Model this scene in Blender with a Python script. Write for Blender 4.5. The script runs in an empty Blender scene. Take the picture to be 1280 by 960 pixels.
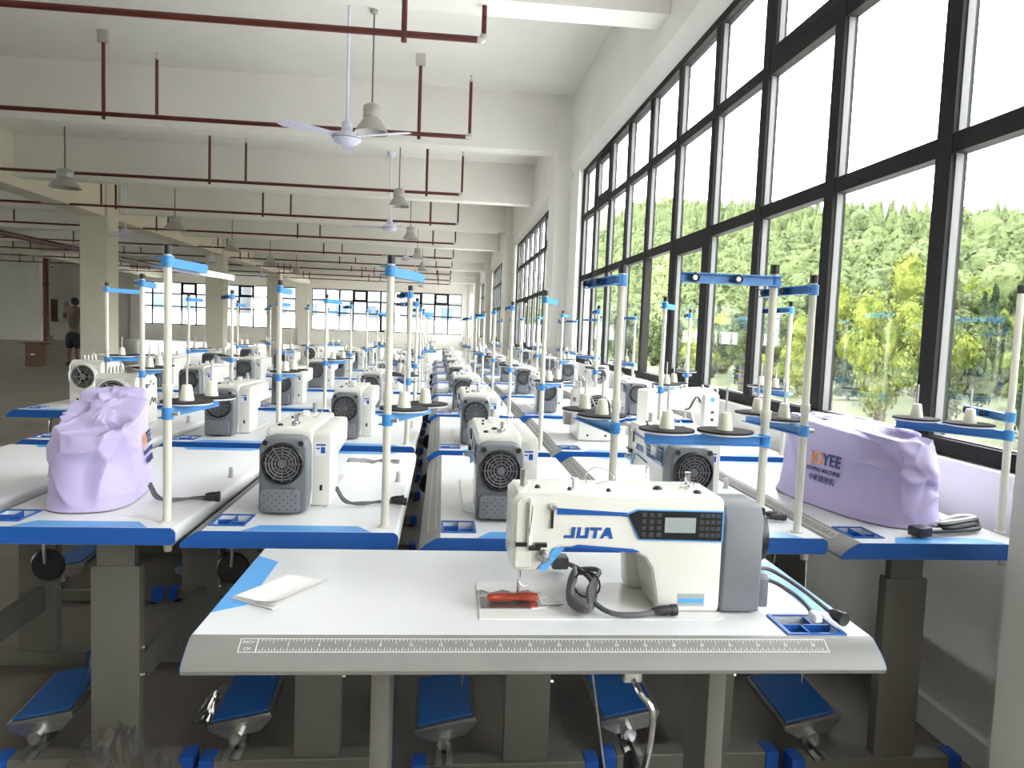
import bpy, bmesh, math, random
from mathutils import Vector, Matrix, noise
R = math.radians
PI = math.pi
rnd = random.Random(7)
scene = bpy.context.scene
col = scene.collection

# ------------------------------------------------------------------ camera
yaw, pitch, roll = R(5.55), R(4.22), R(2.19)
fw = Vector((math.sin(yaw)*math.cos(pitch), math.cos(yaw)*math.cos(pitch), -math.sin(pitch)))
rt = Vector((math.cos(yaw), -math.sin(yaw), 0)); up = rt.cross(fw)
cr, sr = math.cos(roll), math.sin(roll)
rt2 = rt*cr + up*sr; up2 = up*cr - rt*sr
cd = bpy.data.cameras.new('camera'); cam = bpy.data.objects.new('camera', cd); col.objects.link(cam)
cd.sensor_width = 36; cd.lens = 900/1280*36; cd.clip_start = .05; cd.clip_end = 2000
m = Matrix.Identity(4)
for i in range(3):
    m[i][0] = rt2[i]; m[i][1] = up2[i]; m[i][2] = -fw[i]; m[i][3] = (0, 0, 1.31)[i]
cam.matrix_world = m
scene.camera = cam

# ------------------------------------------------------------------ world, light, exposure
w = bpy.data.worlds.new('overcast'); scene.world = w; w.use_nodes = True
nt = w.node_tree; nt.nodes.clear()
out = nt.nodes.new('ShaderNodeOutputWorld'); bg = nt.nodes.new('ShaderNodeBackground')
tc = nt.nodes.new('ShaderNodeTexCoord'); sx = nt.nodes.new('ShaderNodeSeparateXYZ'); rp = nt.nodes.new('ShaderNodeValToRGB')
nt.links.new(tc.outputs['Generated'], sx.inputs[0]); nt.links.new(sx.outputs['Z'], rp.inputs[0])
rp.color_ramp.elements[0].position = 0.0; rp.color_ramp.elements[0].color = (1, .985, .955, 1)
rp.color_ramp.elements[1].position = 0.8; rp.color_ramp.elements[1].color = (.95, .97, 1.0, 1)
nt.links.new(rp.outputs[0], bg.inputs[0]); nt.links.new(bg.outputs[0], out.inputs[0])
bg.inputs[1].default_value = 3.0
# portals at the window bays only guide sampling; they give off nothing
def portal(loc, rot, sx_, sy_):
    l = bpy.data.lights.new('window_portal', 'AREA'); l.shape = 'RECTANGLE'; l.size = sx_; l.size_y = sy_
    l.cycles.is_portal = True
    o = bpy.data.objects.new('window_portal', l); o.location = loc; o.rotation_euler = rot; col.objects.link(o)
vs = scene.view_settings
scene.display_settings.display_device = 'sRGB'
vs.view_transform = 'Standard'; vs.look = 'None'; vs.gamma = 1; vs.use_curve_mapping = False
vs.exposure = 2.15

# ------------------------------------------------------------------ materials
def mat(name, c, rough=.5, metal=0, var=0, scale=20, bump=0, spec=.5, trans=0, alpha=1, c2=None, coat=0):
    mt = bpy.data.materials.new(name); mt.use_nodes = True
    n = mt.node_tree.nodes; l = mt.node_tree.links; b = n['Principled BSDF']
    b.inputs['Base Color'].default_value = (*c, 1); b.inputs['Roughness'].default_value = rough
    b.inputs['Metallic'].default_value = metal; b.inputs['Specular IOR Level'].default_value = spec
    b.inputs['Transmission Weight'].default_value = trans; b.inputs['Alpha'].default_value = alpha
    b.inputs['Coat Weight'].default_value = coat
    if var or bump or c2:
        t = n.new('ShaderNodeTexCoord'); nz = n.new('ShaderNodeTexNoise'); nz.inputs['Scale'].default_value = scale
        nz.inputs['Detail'].default_value = 5
        l.new(t.outputs['Object'], nz.inputs['Vector'])
        if var or c2:
            r = n.new('ShaderNodeValToRGB')
            d = c2 or tuple(max(0, x*(1-var)) for x in c)
            r.color_ramp.elements[0].position = .35; r.color_ramp.elements[1].position = .65
            r.color_ramp.elements[0].color = (*d, 1); r.color_ramp.elements[1].color = (*c, 1)
            l.new(nz.outputs['Fac'], r.inputs[0]); l.new(r.outputs[0], b.inputs['Base Color'])
        if bump:
            bp = n.new('ShaderNodeBump'); bp.inputs['Strength'].default_value = bump; bp.inputs['Distance'].default_value = .01
            l.new(nz.outputs['Fac'], bp.inputs['Height']); l.new(bp.outputs[0], b.inputs['Normal'])
    return mt
M = dict(
    wall=mat('wall_paint', (.87, .85, .80), .8, var=.05, scale=1.5, bump=.03),
    ceil=mat('ceiling_paint', (.87, .845, .80), .85, var=.06, scale=.8, bump=.03),
    column=mat('column_paint', (.74, .69, .58), .8, var=.05, scale=2),
    floor=mat('concrete', (.27, .24, .20), .30, c2=(.16, .145, .12), scale=1.3, bump=.08),
    frame=mat('dark_aluminium', (.019, .018, .018), .7, spec=.18, var=.15, scale=6),
    seal=mat('grey_seal', (.16, .16, .16), .5),
    white=mat('white_laminate', (.74, .74, .755), .32, var=.02, scale=4),
    greyedge=mat('grey_edge', (.235, .23, .215), .4, var=.08, scale=14),
    blue=mat('blue_edge', (.012, .105, .42), .35, var=.05, scale=8),
    skyblue=mat('light_blue_print', (.10, .36, .76), .35),
    traydark=mat('tray_blue', (.015, .12, .42), .4),
    steel=mat('grey_green_steel', (.20, .19, .16), .45, var=.06, scale=8),
    capblue=mat('blue_plastic_cap', (.02, .11, .50), .4),
    bedwhite=mat('bed_enamel', (.74, .735, .71), .3), cream=mat('cream_enamel', (.75, .735, .675), .28, var=.015, scale=6, coat=.3),
    grey=mat('grey_plastic', (.17, .18, .20), .45, var=.08, scale=30),
    grille=mat('grille_grey', (.13, .13, .14), .4),
    black=mat('black_plastic', (.012, .012, .013), .4),
    foam=mat('black_foam', (.02, .019, .018), .9, var=.2, scale=80),
    bluetrim=mat('blue_trim', (.012, .09, .36), .3),
    navy=mat('navy_ink', (.015, .03, .13), .5),
    orange=mat('orange_ink', (.85, .30, .03), .5),
    ink=mat('white_ink', (.80, .80, .78), .5),
    panel=mat('keypad_black', (.015, .016, .02), .2, coat=.5),
    key=mat('key_grey', (.045, .047, .052), .4),
    lcd=mat('display_glass', (.36, .40, .40), .15, coat=.6),
    chrome=mat('chrome', (.75, .75, .76), .18, metal=1),
    dullmetal=mat('dull_metal', (.42, .41, .40), .35, metal=.9, var=.1, scale=30),
    post=mat('cream_tube', (.72, .69, .59), .35, metal=0, var=.03, scale=10),
    bracket=mat('sky_blue_steel', (.05, .25, .60), .35),
    pin=mat('grey_pin', (.50, .50, .49), .4),
    cone=mat('cream_cone', (.80, .77, .66), .5),
    label=mat('white_label', (.82, .83, .86), .5),
    bag=mat('lavender_nonwoven', (.50, .43, .69), .65, var=.06, scale=9, bump=.12),
    cable=mat('grey_cable', (.10, .10, .105), .5),
    cableb=mat('black_cable', (.02, .02, .022), .45),
    paper=mat('white_paper', (.86, .85, .82), .7, bump=.05, scale=6),
    print=mat('faint_print', (.62, .62, .62), .7),
    redtool=mat('red_plastic', (.80, .10, .05), .4),
    pipe=mat('red_brown_pipe', (.13, .022, .016), .45, var=.35, scale=5),
    pipeweld=mat('zinc_fitting', (.55, .52, .50), .4, metal=.5),
    fan=mat('lavender_fan', (.70, .69, .84), .35),
    lamp=mat('lamp_grey', (.46, .44, .42), .45, metal=.2, var=.1, scale=8),
    lamprod=mat('lamp_rod', (.17, .16, .16), .45, metal=.4),
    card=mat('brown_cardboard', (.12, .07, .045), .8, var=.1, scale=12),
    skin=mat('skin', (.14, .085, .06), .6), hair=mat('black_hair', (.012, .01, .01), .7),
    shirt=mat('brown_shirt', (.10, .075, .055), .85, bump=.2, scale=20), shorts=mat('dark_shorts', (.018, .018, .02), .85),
    rubber=mat('rubber_black', (.018, .018, .018), .7),
    yellow=mat('yellow_label', (.85, .66, .05), .5),
    soil=mat('earth', (.10, .11, .045), .9, c2=(.06, .075, .03), scale=.25),
    bark=mat('bark', (.10, .075, .05), .9, var=.3, scale=9),
    building=mat('pale_render', (.16, .175, .19), .8, var=.05, scale=.5),
    bglass=mat('far_glass', (.05, .075, .10), .3), bband=mat('pale_band', (.26, .27, .28), .7), bwhite=mat('white_sheet_roof', (.85, .86, .87), .7),
    yard=mat('pale_yard', (.72, .70, .66), .9, var=.1, scale=.3),
    yellowwall=mat('yellow_wall', (.62, .42, .10), .8),
)
def foliage(name, a, b, sc):
    mt = bpy.data.materials.new(name); mt.use_nodes = True
    n = mt.node_tree.nodes; l = mt.node_tree.links; p = n['Principled BSDF']; p.inputs['Roughness'].default_value = .8
    p.inputs['Specular IOR Level'].default_value = .1
    g = n.new('ShaderNodeNewGeometry'); nz = n.new('ShaderNodeTexNoise'); nz.inputs['Scale'].default_value = sc; nz.inputs['Detail'].default_value = 8; nz.inputs['Roughness'].default_value = .65
    n2 = n.new('ShaderNodeTexNoise'); n2.inputs['Scale'].default_value = .05; n2.inputs['Detail'].default_value = 3
    oi = n.new('ShaderNodeObjectInfo'); r = n.new('ShaderNodeValToRGB')
    ad = n.new('ShaderNodeMath'); ad.operation = 'MULTIPLY_ADD'; ad.inputs[1].default_value = .16
    a2 = n.new('ShaderNodeMath'); a2.operation = 'MULTIPLY_ADD'; a2.inputs[1].default_value = .5
    l.new(g.outputs['Position'], nz.inputs['Vector']); l.new(g.outputs['Position'], n2.inputs['Vector'])
    l.new(oi.outputs['Random'], ad.inputs[0]); l.new(nz.outputs['Fac'], ad.inputs[2])
    l.new(n2.outputs['Fac'], a2.inputs[0]); l.new(ad.outputs[0], a2.inputs[2])
    r.color_ramp.elements[0].position = .70; r.color_ramp.elements[1].position = .98
    r.color_ramp.elements[0].color = (*a, 1); r.color_ramp.elements[1].color = (*b, 1)
    l.new(a2.outputs[0], r.inputs[0]); l.new(r.outputs[0], p.inputs['Base Color'])
    bp = n.new('ShaderNodeBump'); bp.inputs['Strength'].default_value = 1; bp.inputs['Distance'].default_value = .8
    l.new(nz.outputs['Fac'], bp.inputs['Height']); l.new(bp.outputs[0], p.inputs['Normal'])
    return mt
M['leaf'] = foliage('green_leaves', (.020, .038, .017), (.140, .175, .070), .8)
M['leafy'] = foliage('yellow_green_leaves', (.095, .145, .030), (.34, .37, .080), 1.6)
M['needle'] = foliage('dark_needles', (.014, .030, .018), (.070, .100, .052), 1.0)
def glassmat(name, tint, rough=.02, refl=1.0):
    mt = bpy.data.materials.new(name); mt.use_nodes = True
    n = mt.node_tree.nodes; l = mt.node_tree.links; n.remove(n['Principled BSDF'])
    o = n['Material Output']; t = n.new('ShaderNodeBsdfTransparent'); t.inputs[0].default_value = (*tint, 1)
    g = n.new('ShaderNodeBsdfGlossy'); g.inputs['Roughness'].default_value = rough
    f = n.new('ShaderNodeFresnel'); f.inputs[0].default_value = 1.35
    mu = n.new('ShaderNodeMath'); mu.operation = 'MULTIPLY'; mu.inputs[1].default_value = refl
    mx = n.new('ShaderNodeMixShader'); l.new(f.outputs[0], mu.inputs[0]); l.new(mu.outputs[0], mx.inputs[0]); l.new(t.outputs[0], mx.inputs[1]); l.new(g.outputs[0], mx.inputs[2]); l.new(mx.outputs[0], o.inputs[0])
    return mt
M['glass'] = glassmat('window_glass', (.93, .95, .95), refl=.26)
M['film'] = glassmat('clear_film', (.93, .935, .94), .15, 1.3)

# ------------------------------------------------------------------ mesh helpers
class MB:
    def __init__(s): s.v = []; s.f = []
    def add(s, vs_, fs, mtx=None):
        o = len(s.v)
        s.v += [tuple(mtx @ Vector(p)) if mtx else tuple(p) for p in vs_]
        s.f += [tuple(i+o for i in f) for f in fs]; return s
    def box(s, x0, x1, y0, y1, z0, z1, b=0, mtx=None):
        if not b:
            vs_ = [(x, y, z) for x in (x0, x1) for y in (y0, y1) for z in (z0, z1)]
            return s.add(vs_, [(0, 1, 3, 2), (4, 6, 7, 5), (0, 4, 5, 1), (2, 3, 7, 6), (0, 2, 6, 4), (1, 5, 7, 3)], mtx)
        bm = bmesh.new(); bmesh.ops.create_cube(bm, size=1)
        for v in bm.verts:
            v.co = Vector((x0+(v.co.x+.5)*(x1-x0), y0+(v.co.y+.5)*(y1-y0), z0+(v.co.z+.5)*(z1-z0)))
        bmesh.ops.bevel(bm, geom=bm.edges[:], offset=b, segments=2 if b > .003 else 1, affect='EDGES', profile=.6)
        return s.frombm(bm, mtx)
    def frombm(s, bm, mtx=None):
        bm.verts.index_update()
        s.add([v.co.copy() for v in bm.verts], [[v.index for v in f.verts] for f in bm.faces], mtx); bm.free(); return s
    def cyl(s, p0, p1, r0, r1=None, n=12, caps=True, mtx=None):
        return s.lathe2(p0, p1, [(r0, 0), (r0 if r1 is None else r1, 1)], n, caps, mtx)
    def lathe2(s, p0, p1, prof, n=16, caps=True, mtx=None):
        p0 = Vector(p0); p1 = Vector(p1); d = p1-p0; q = d.normalized().to_track_quat('Z', 'Y') if d.length else None
        vs_ = []; fs = []
        for r, t in prof:
            for k in range(n):
                a = 2*PI*k/n; vs_.append(p0 + d*t + q @ Vector((r*math.cos(a), r*math.sin(a), 0)))
        for i in range(len(prof)-1):
            for k in range(n):
                a = i*n+k; b = i*n+(k+1) % n; fs.append((a, b, b+n, a+n))
        if caps:
            fs.append(tuple(range(n-1, -1, -1))); fs.append(tuple(range((len(prof)-1)*n, len(prof)*n)))
        return s.add(vs_, fs, mtx)
    def tube(s, pts, r, n=7, mtx=None):
        pts = [Vector(p) for p in pts]; vs_ = []; fs = []; up_ = Vector((0, 0, 1))
        for i, p in enumerate(pts):
            d = (pts[min(i+1, len(pts)-1)]-pts[max(i-1, 0)]).normalized()
            a = d.cross(up_)
            if a.length < .05: a = d.cross(Vector((1, 0, 0)))
            a.normalize(); b = a.cross(d); up_ = b if b.length else up_
            for k in range(n):
                t = 2*PI*k/n; vs_.append(p + a*(r*math.cos(t)) + b*(r*math.sin(t)))
        for i in range(len(pts)-1):
            for k in range(n):
                c = i*n+k; e = i*n+(k+1) % n; fs.append((c, e, e+n, c+n))
        fs.append(tuple(range(n-1, -1, -1))); fs.append(tuple(range((len(pts)-1)*n, len(pts)*n)))
        return s.add(vs_, fs, mtx)
    def prism(s, poly, axis, a, b, bev=0, seg=2, mtx=None):
        def P(u, v, t): return {'x': (t, u, v), 'y': (u, t, v), 'z': (u, v, t)}[axis]
        n = len(poly); vs_ = [P(u, v, a) for u, v in poly] + [P(u, v, b) for u, v in poly]
        fs = [tuple(range(n)), tuple(range(2*n-1, n-1, -1))] + [(i, i+n, (i+1) % n+n, (i+1) % n) for i in range(n)]
        bm = bmesh.new(); bv = [bm.verts.new(p) for p in vs_]
        for f in fs: bm.faces.new([bv[i] for i in f])
        bmesh.ops.recalc_face_normals(bm, faces=bm.faces[:])
        if bev:
            ed = [e for e in bm.edges if len(e.link_faces) == 2 and e.calc_face_angle(0) > R(50)]
            bmesh.ops.bevel(bm, geom=ed, offset=bev, segments=seg, affect='EDGES', profile=.6)
        return s.frombm(bm, mtx)
    def ring(s, c, ax, Rr, r, n=28, m_=6, mtx=None):
        q = Vector(ax).to_track_quat('Z', 'Y'); c = Vector(c); vs_ = []; fs = []
        for i in range(n):
            a = 2*PI*i/n
            for j in range(m_):
                b = 2*PI*j/m_; rr = Rr + r*math.cos(b)
                vs_.append(c + q @ Vector((rr*math.cos(a), rr*math.sin(a), r*math.sin(b))))
        for i in range(n):
            for j in range(m_):
                fs.append((i*m_+j, ((i+1) % n)*m_+j, ((i+1) % n)*m_+(j+1) % m_, i*m_+(j+1) % m_))
        return s.add(vs_, fs, mtx)
    def build(s, name, mt, parent=None, loc=None, rot=None, flat=False):
        me = bpy.data.meshes.new(name); me.from_pydata(s.v, [], s.f)
        bm = bmesh.new(); bm.from_mesh(me); bmesh.ops.recalc_face_normals(bm, faces=bm.faces[:]); bm.to_mesh(me); bm.free()
        if not flat:
            me.polygons.foreach_set('use_smooth', [True]*len(me.polygons)); me.set_sharp_from_angle(angle=R(35))
        me.materials.append(M[mt]); o = bpy.data.objects.new(name, me); col.objects.link(o)
        if parent: o.parent = parent
        if loc: o.location = loc
        if rot: o.rotation_euler = rot
        return o
def tag(o, label=None, cat=None, group=None, kind=None):
    if label: o['label'] = label
    if cat: o['category'] = cat
    if group: o['group'] = group
    if kind: o['kind'] = kind
    return o
def empty(name, loc, rz=0, label=None, cat=None, group=None, kind=None):
    o = bpy.data.objects.new(name, None); o.empty_display_size = .1; col.objects.link(o)
    o.location = loc; o.rotation_euler = (0, 0, rz); return tag(o, label, cat, group, kind)
KIDS = {}
def kids(o):
    return [c for c in o.children]
def copy_tree(o, parent=None, depth=0):
    c = o.copy(); col.objects.link(c); c.parent = parent
    for ch in kids(o): copy_tree(ch, c)
    return c
def smoothpath(pts, k=6):
    P = [Vector(p) for p in pts]; P = [P[0]*2-P[1]] + P + [P[-1]*2-P[-2]]; o = []
    for i in range(1, len(P)-2):
        a, b, c, d = P[i-1:i+3]
        for j in range(k):
            t = j/k; o.append(.5*((2*b)+(c-a)*t+(2*a-5*b+4*c-d)*t*t+(3*b-a-3*c+d)*t**3))
    o.append(P[-2]); return o
def text(name, s, size, mt, parent, mtx, bold=.0, extrude=.0004, align='CENTER', kind=None):
    cu = bpy.data.curves.new(name, 'FONT'); cu.body = s; cu.size = size; cu.offset = bold; cu.extrude = extrude
    cu.align_x = align; cu.align_y = 'CENTER'; cu.resolution_u = 2
    t = bpy.data.objects.new(name, cu); col.objects.link(t)
    me = bpy.data.meshes.new_from_object(t.evaluated_get(bpy.context.evaluated_depsgraph_get()))
    bpy.data.objects.remove(t); bpy.data.curves.remove(cu)
    me.materials.clear(); me.materials.append(M[mt]); me.name = name
    o = bpy.data.objects.new(name, me); col.objects.link(o); o.parent = parent; o.matrix_local = mtx
    return o
def face(loc, xdir, updir):   # matrix whose x is the reading direction and y the upward one
    x = Vector(xdir).normalized(); y = Vector(updir).normalized(); z = x.cross(y)
    mm = Matrix.Identity(4)
    for i in range(3): mm[i][0] = x[i]; mm[i][1] = y[i]; mm[i][2] = z[i]; mm[i][3] = loc[i]
    return mm

# ------------------------------------------------------------------ the hall
XW = 1.70; CEIL = 4.62; XL = -25.0; YB = 45.0; YF = -7.2
tag(MB().box(XL, 2.0, YF, YB+.3, -.25, 0).build('floor', 'floor', flat=True), kind='structure')
tag(MB().box(XL, 2.0, YF, YB+.3, CEIL, CEIL+.2).build('ceiling', 'ceil', flat=True), kind='structure')
# right wall: parapet below the glass, lintel above with a sloped soffit
PIL = [1.72, 10.2, 18.75, 27.5, 36.2, 44.7]
mb = MB(); mb.prism([(XW+.02, 0), (1.98, 0), (1.98, .91), (XW+.02, .93)], 'y', YF, YB)
mb.prism([(XW, CEIL), (XW, 3.63), (1.80, 3.47), (1.98, 3.47), (1.98, CEIL)], 'y', YF, YB)
tag(mb.build('wall_right', 'wall', flat=True), kind='structure')
mb = MB(); ADDED_LWIN = [(0.6, 8.8), (9.8, 17.6), (18.9, 26.7)]  # unseen left window bays, added so daylight reaches the left side
mb.box(XL-.2, XL, YF, YB, 0, .92); mb.box(XL-.2, XL, YF, YB, 3.44, CEIL)
for a, b in ((YF, .6), (8.8, 9.8), (17.6, 18.9), (26.7, YB)): mb.box(XL-.2, XL, a, b, .92, 3.44)
tag(mb.build('wall_left', 'wall', flat=True), kind='structure')
# back wall with its two window openings
mb = MB(); BW = [(-18.2, -9.0), (-8.05, 1.05)]
mb.box(XL, 2.0, YB, YB+.25, 0, .92); mb.box(XL, 2.0, YB, YB+.25, 3.44, CEIL)
for a, b in ((XL, -18.2), (-9.0, -8.05), (1.05, 2.0)): mb.box(a, b, YB, YB+.25, .92, 3.44)
tag(mb.build('wall_back', 'wall', flat=True), kind='structure')
# wall behind the photographer
mb = MB(); mb.box(XL, 2.0, YF-.25, YF, 0, CEIL)
tag(mb.build('wall_front', 'wall', flat=True), kind='structure')
# inner partition far left and its return
mb = MB(); mb.box(XL, -19.1, 36.0, 36.2, 0, CEIL); mb.box(-19.3, -18.9, 35.9, 36.3, 0, CEIL)
tag(mb.build('wall_partition', 'wall', flat=True), kind='structure')
n_trim = [0]
def trim(mb, mt):
    n_trim[0] += 1; return tag(mb.build('trim_%d' % n_trim[0], mt, flat=True), kind='structure')
BEAMS = [-6.9, -2.7, 1.5, 5.85] + [10.35 + 4.31*i for i in range(8)]
for y in BEAMS: trim(MB().box(XL, XW, y-.12, y+.18, 3.84, CEIL), 'ceil')
trim(MB().box(-8.62, -8.1, YF, YB, 3.66, CEIL), 'column')
trim(MB().box(-17.2, -16.7, YF, YB, 3.66, CEIL), 'column')
for y in PIL: trim(MB().box(1.50, 1.98, y-.02 if y < 2 else y, y+.6 if y > 2 else y+.02, 0, CEIL) if y > 2 else MB().box(1.50, 1.98, 1.12, 1.73, 0, CEIL), 'wall')
trim(MB().box(1.50, 1.98, -7.0, -6.4, 0, CEIL), 'wall')
for y in (9.4, 18.2, 27.3, 36.4):
    if y > 10: trim(MB().box(-8.67, -8.05, y, y+.6, 0, CEIL), 'column')
for y in (18.2, 27.3): trim(MB().box(-17.3, -16.6, y, y+.6, 0, CEIL), 'column')
for x in (-18.5, -8.8): trim(MB().box(x, x+.55, YB-.25, YB, 0, CEIL), 'wall')
tag(MB().box(1.69, 1.72, 1.73, 10.2, 0, .10).build('baseboard_right', 'wall', flat=True), kind='structure')

nwin = [0]
def window(axis, plane, a0, a1, ncell, zs, skip=(), sash=(), label=None):
    """bay of glass: axis 'y' runs along the right wall, 'x' along the back wall"""
    nwin[0] += 1
    root = empty('window_%d' % nwin[0], (plane, a0, zs[0]) if axis == 'y' else (a0, plane, zs[0]), kind='structure')
    o = Vector(root.location)
    def bx(mb, u0, u1, d, z0, z1, b=0):
        if axis == 'y': mb.box(-d, d, u0-a0, u1-a0, z0-zs[0], z1-zs[0], b)
        else: mb.box(u0-a0, u1-a0, -d, d, z0-zs[0], z1-zs[0], b)
        return mb
    st = (a1-a0)/ncell
    mb = MB()
    for u in (a0, a1): bx(mb, u-.035 if u == a1 else u, u if u == a1 else u+.035, .04, zs[0], zs[-1])
    bx(mb, a0+.035, a1-.035, .04, zs[0], zs[0]+.055); bx(mb, a0+.035, a1-.035, .04, zs[-1]-.055, zs[-1])
    mb.build('window_frame', 'frame', root, flat=True)
    for i in range(1, ncell):
        u = a0+i*st; bx(MB(), u-.042, u+.042, .032, zs[0]+.055, zs[-1]-.055).build('mullion', 'frame', root, flat=True)
    for z in zs[1:-1]:
        for i in range(ncell):
            bx(MB(), a0+i*st+.042, a0+(i+1)*st-.042, .029, z-.036, z+.036).build('transom', 'frame', root, flat=True)
    for i in range(ncell):
        for j in range(len(zs)-1):
            u0, u1 = a0+i*st+.042, a0+(i+1)*st-.042; z0, z1 = zs[j]+.034+(.021 if j == 0 else 0), zs[j+1]-.034-(.021 if j == len(zs)-2 else 0)
            if (i, j) in sash:
                mb = MB(); t = .06
                bx(mb, u0, u0+t, .03, z0, z1); bx(mb, u1-t, u1, .03, z0, z1); bx(mb, u0+t, u1-t, .03, z0, z0+t*1.3); bx(mb, u0+t, u1-t, .03, z1-t, z1)
                mb.build('sash', 'frame', root, flat=True)
                u0 += t; u1 -= t; z0 += t; z1 -= t
            if (i, j) not in skip:
                bx(MB(), u0, u1, .003, z0, z1).build('pane', 'glass', root, flat=True)
                mb = MB(); e = .005
                bx(mb, u0, u0+e, .014, z0, z1); bx(mb, u1-e, u1, .014, z0, z1); bx(mb, u0+e, u1-e, .014, z0, z0+e)
                mb.build('glazing_seal', 'seal', root, flat=True)
    return root
ZS = [.93, 2.04, 2.84, 3.47]
XG = 1.82
for k in range(4):
    y0 = PIL[k]+.6 if k else 1.73
    y1 = PIL[k+1]
    trim(MB().box(XW+.021, 1.979, y1-.60, y1, .91, 3.4705), 'wall')
    window('y', XG, y0, y1-.60, [10, 9, 9, 9][k], ZS, skip=((5, 0),) if k == 0 else (), sash=((4, 0), (2, 2), (8, 2)) if k == 0 else ((2, 2), (6, 0)))
window('y', XG, 36.82, 44.4, 9, ZS)
window('y', XG, -6.38, 1.10, 9, ZS)  # unseen bay behind the camera, added to let daylight in
for a, b in BW: window('x', YB+.1, a, b, 11, [.92, 2.0, 2.75, 3.44], sash=((3, 2), (5, 0), (7, 2), (9, 2)))
for a, b in ADDED_LWIN: window('y', XL-.1, a, b, 9, [.92, 2.0, 2.75, 3.44])
for k in range(4):
    y0 = PIL[k]+.6 if k else 1.73; y1 = PIL[k+1]
    portal((1.9, (y0+y1-.6)/2, 2.2), (0, R(90), 0), 2.6, y1-y0-.6)
portal((1.9, -2.64, 2.2), (0, R(90), 0), 2.6, 7.5)
for a, b in BW:
    portal(((a+b)/2, YB+.2, 2.2), (R(-90), 0, 0), b-a, 2.6)

for a, b in ADDED_LWIN: portal((XL-.18, (a+b)/2, 2.2), (0, R(-90), 0), 2.6, b-a)
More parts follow.
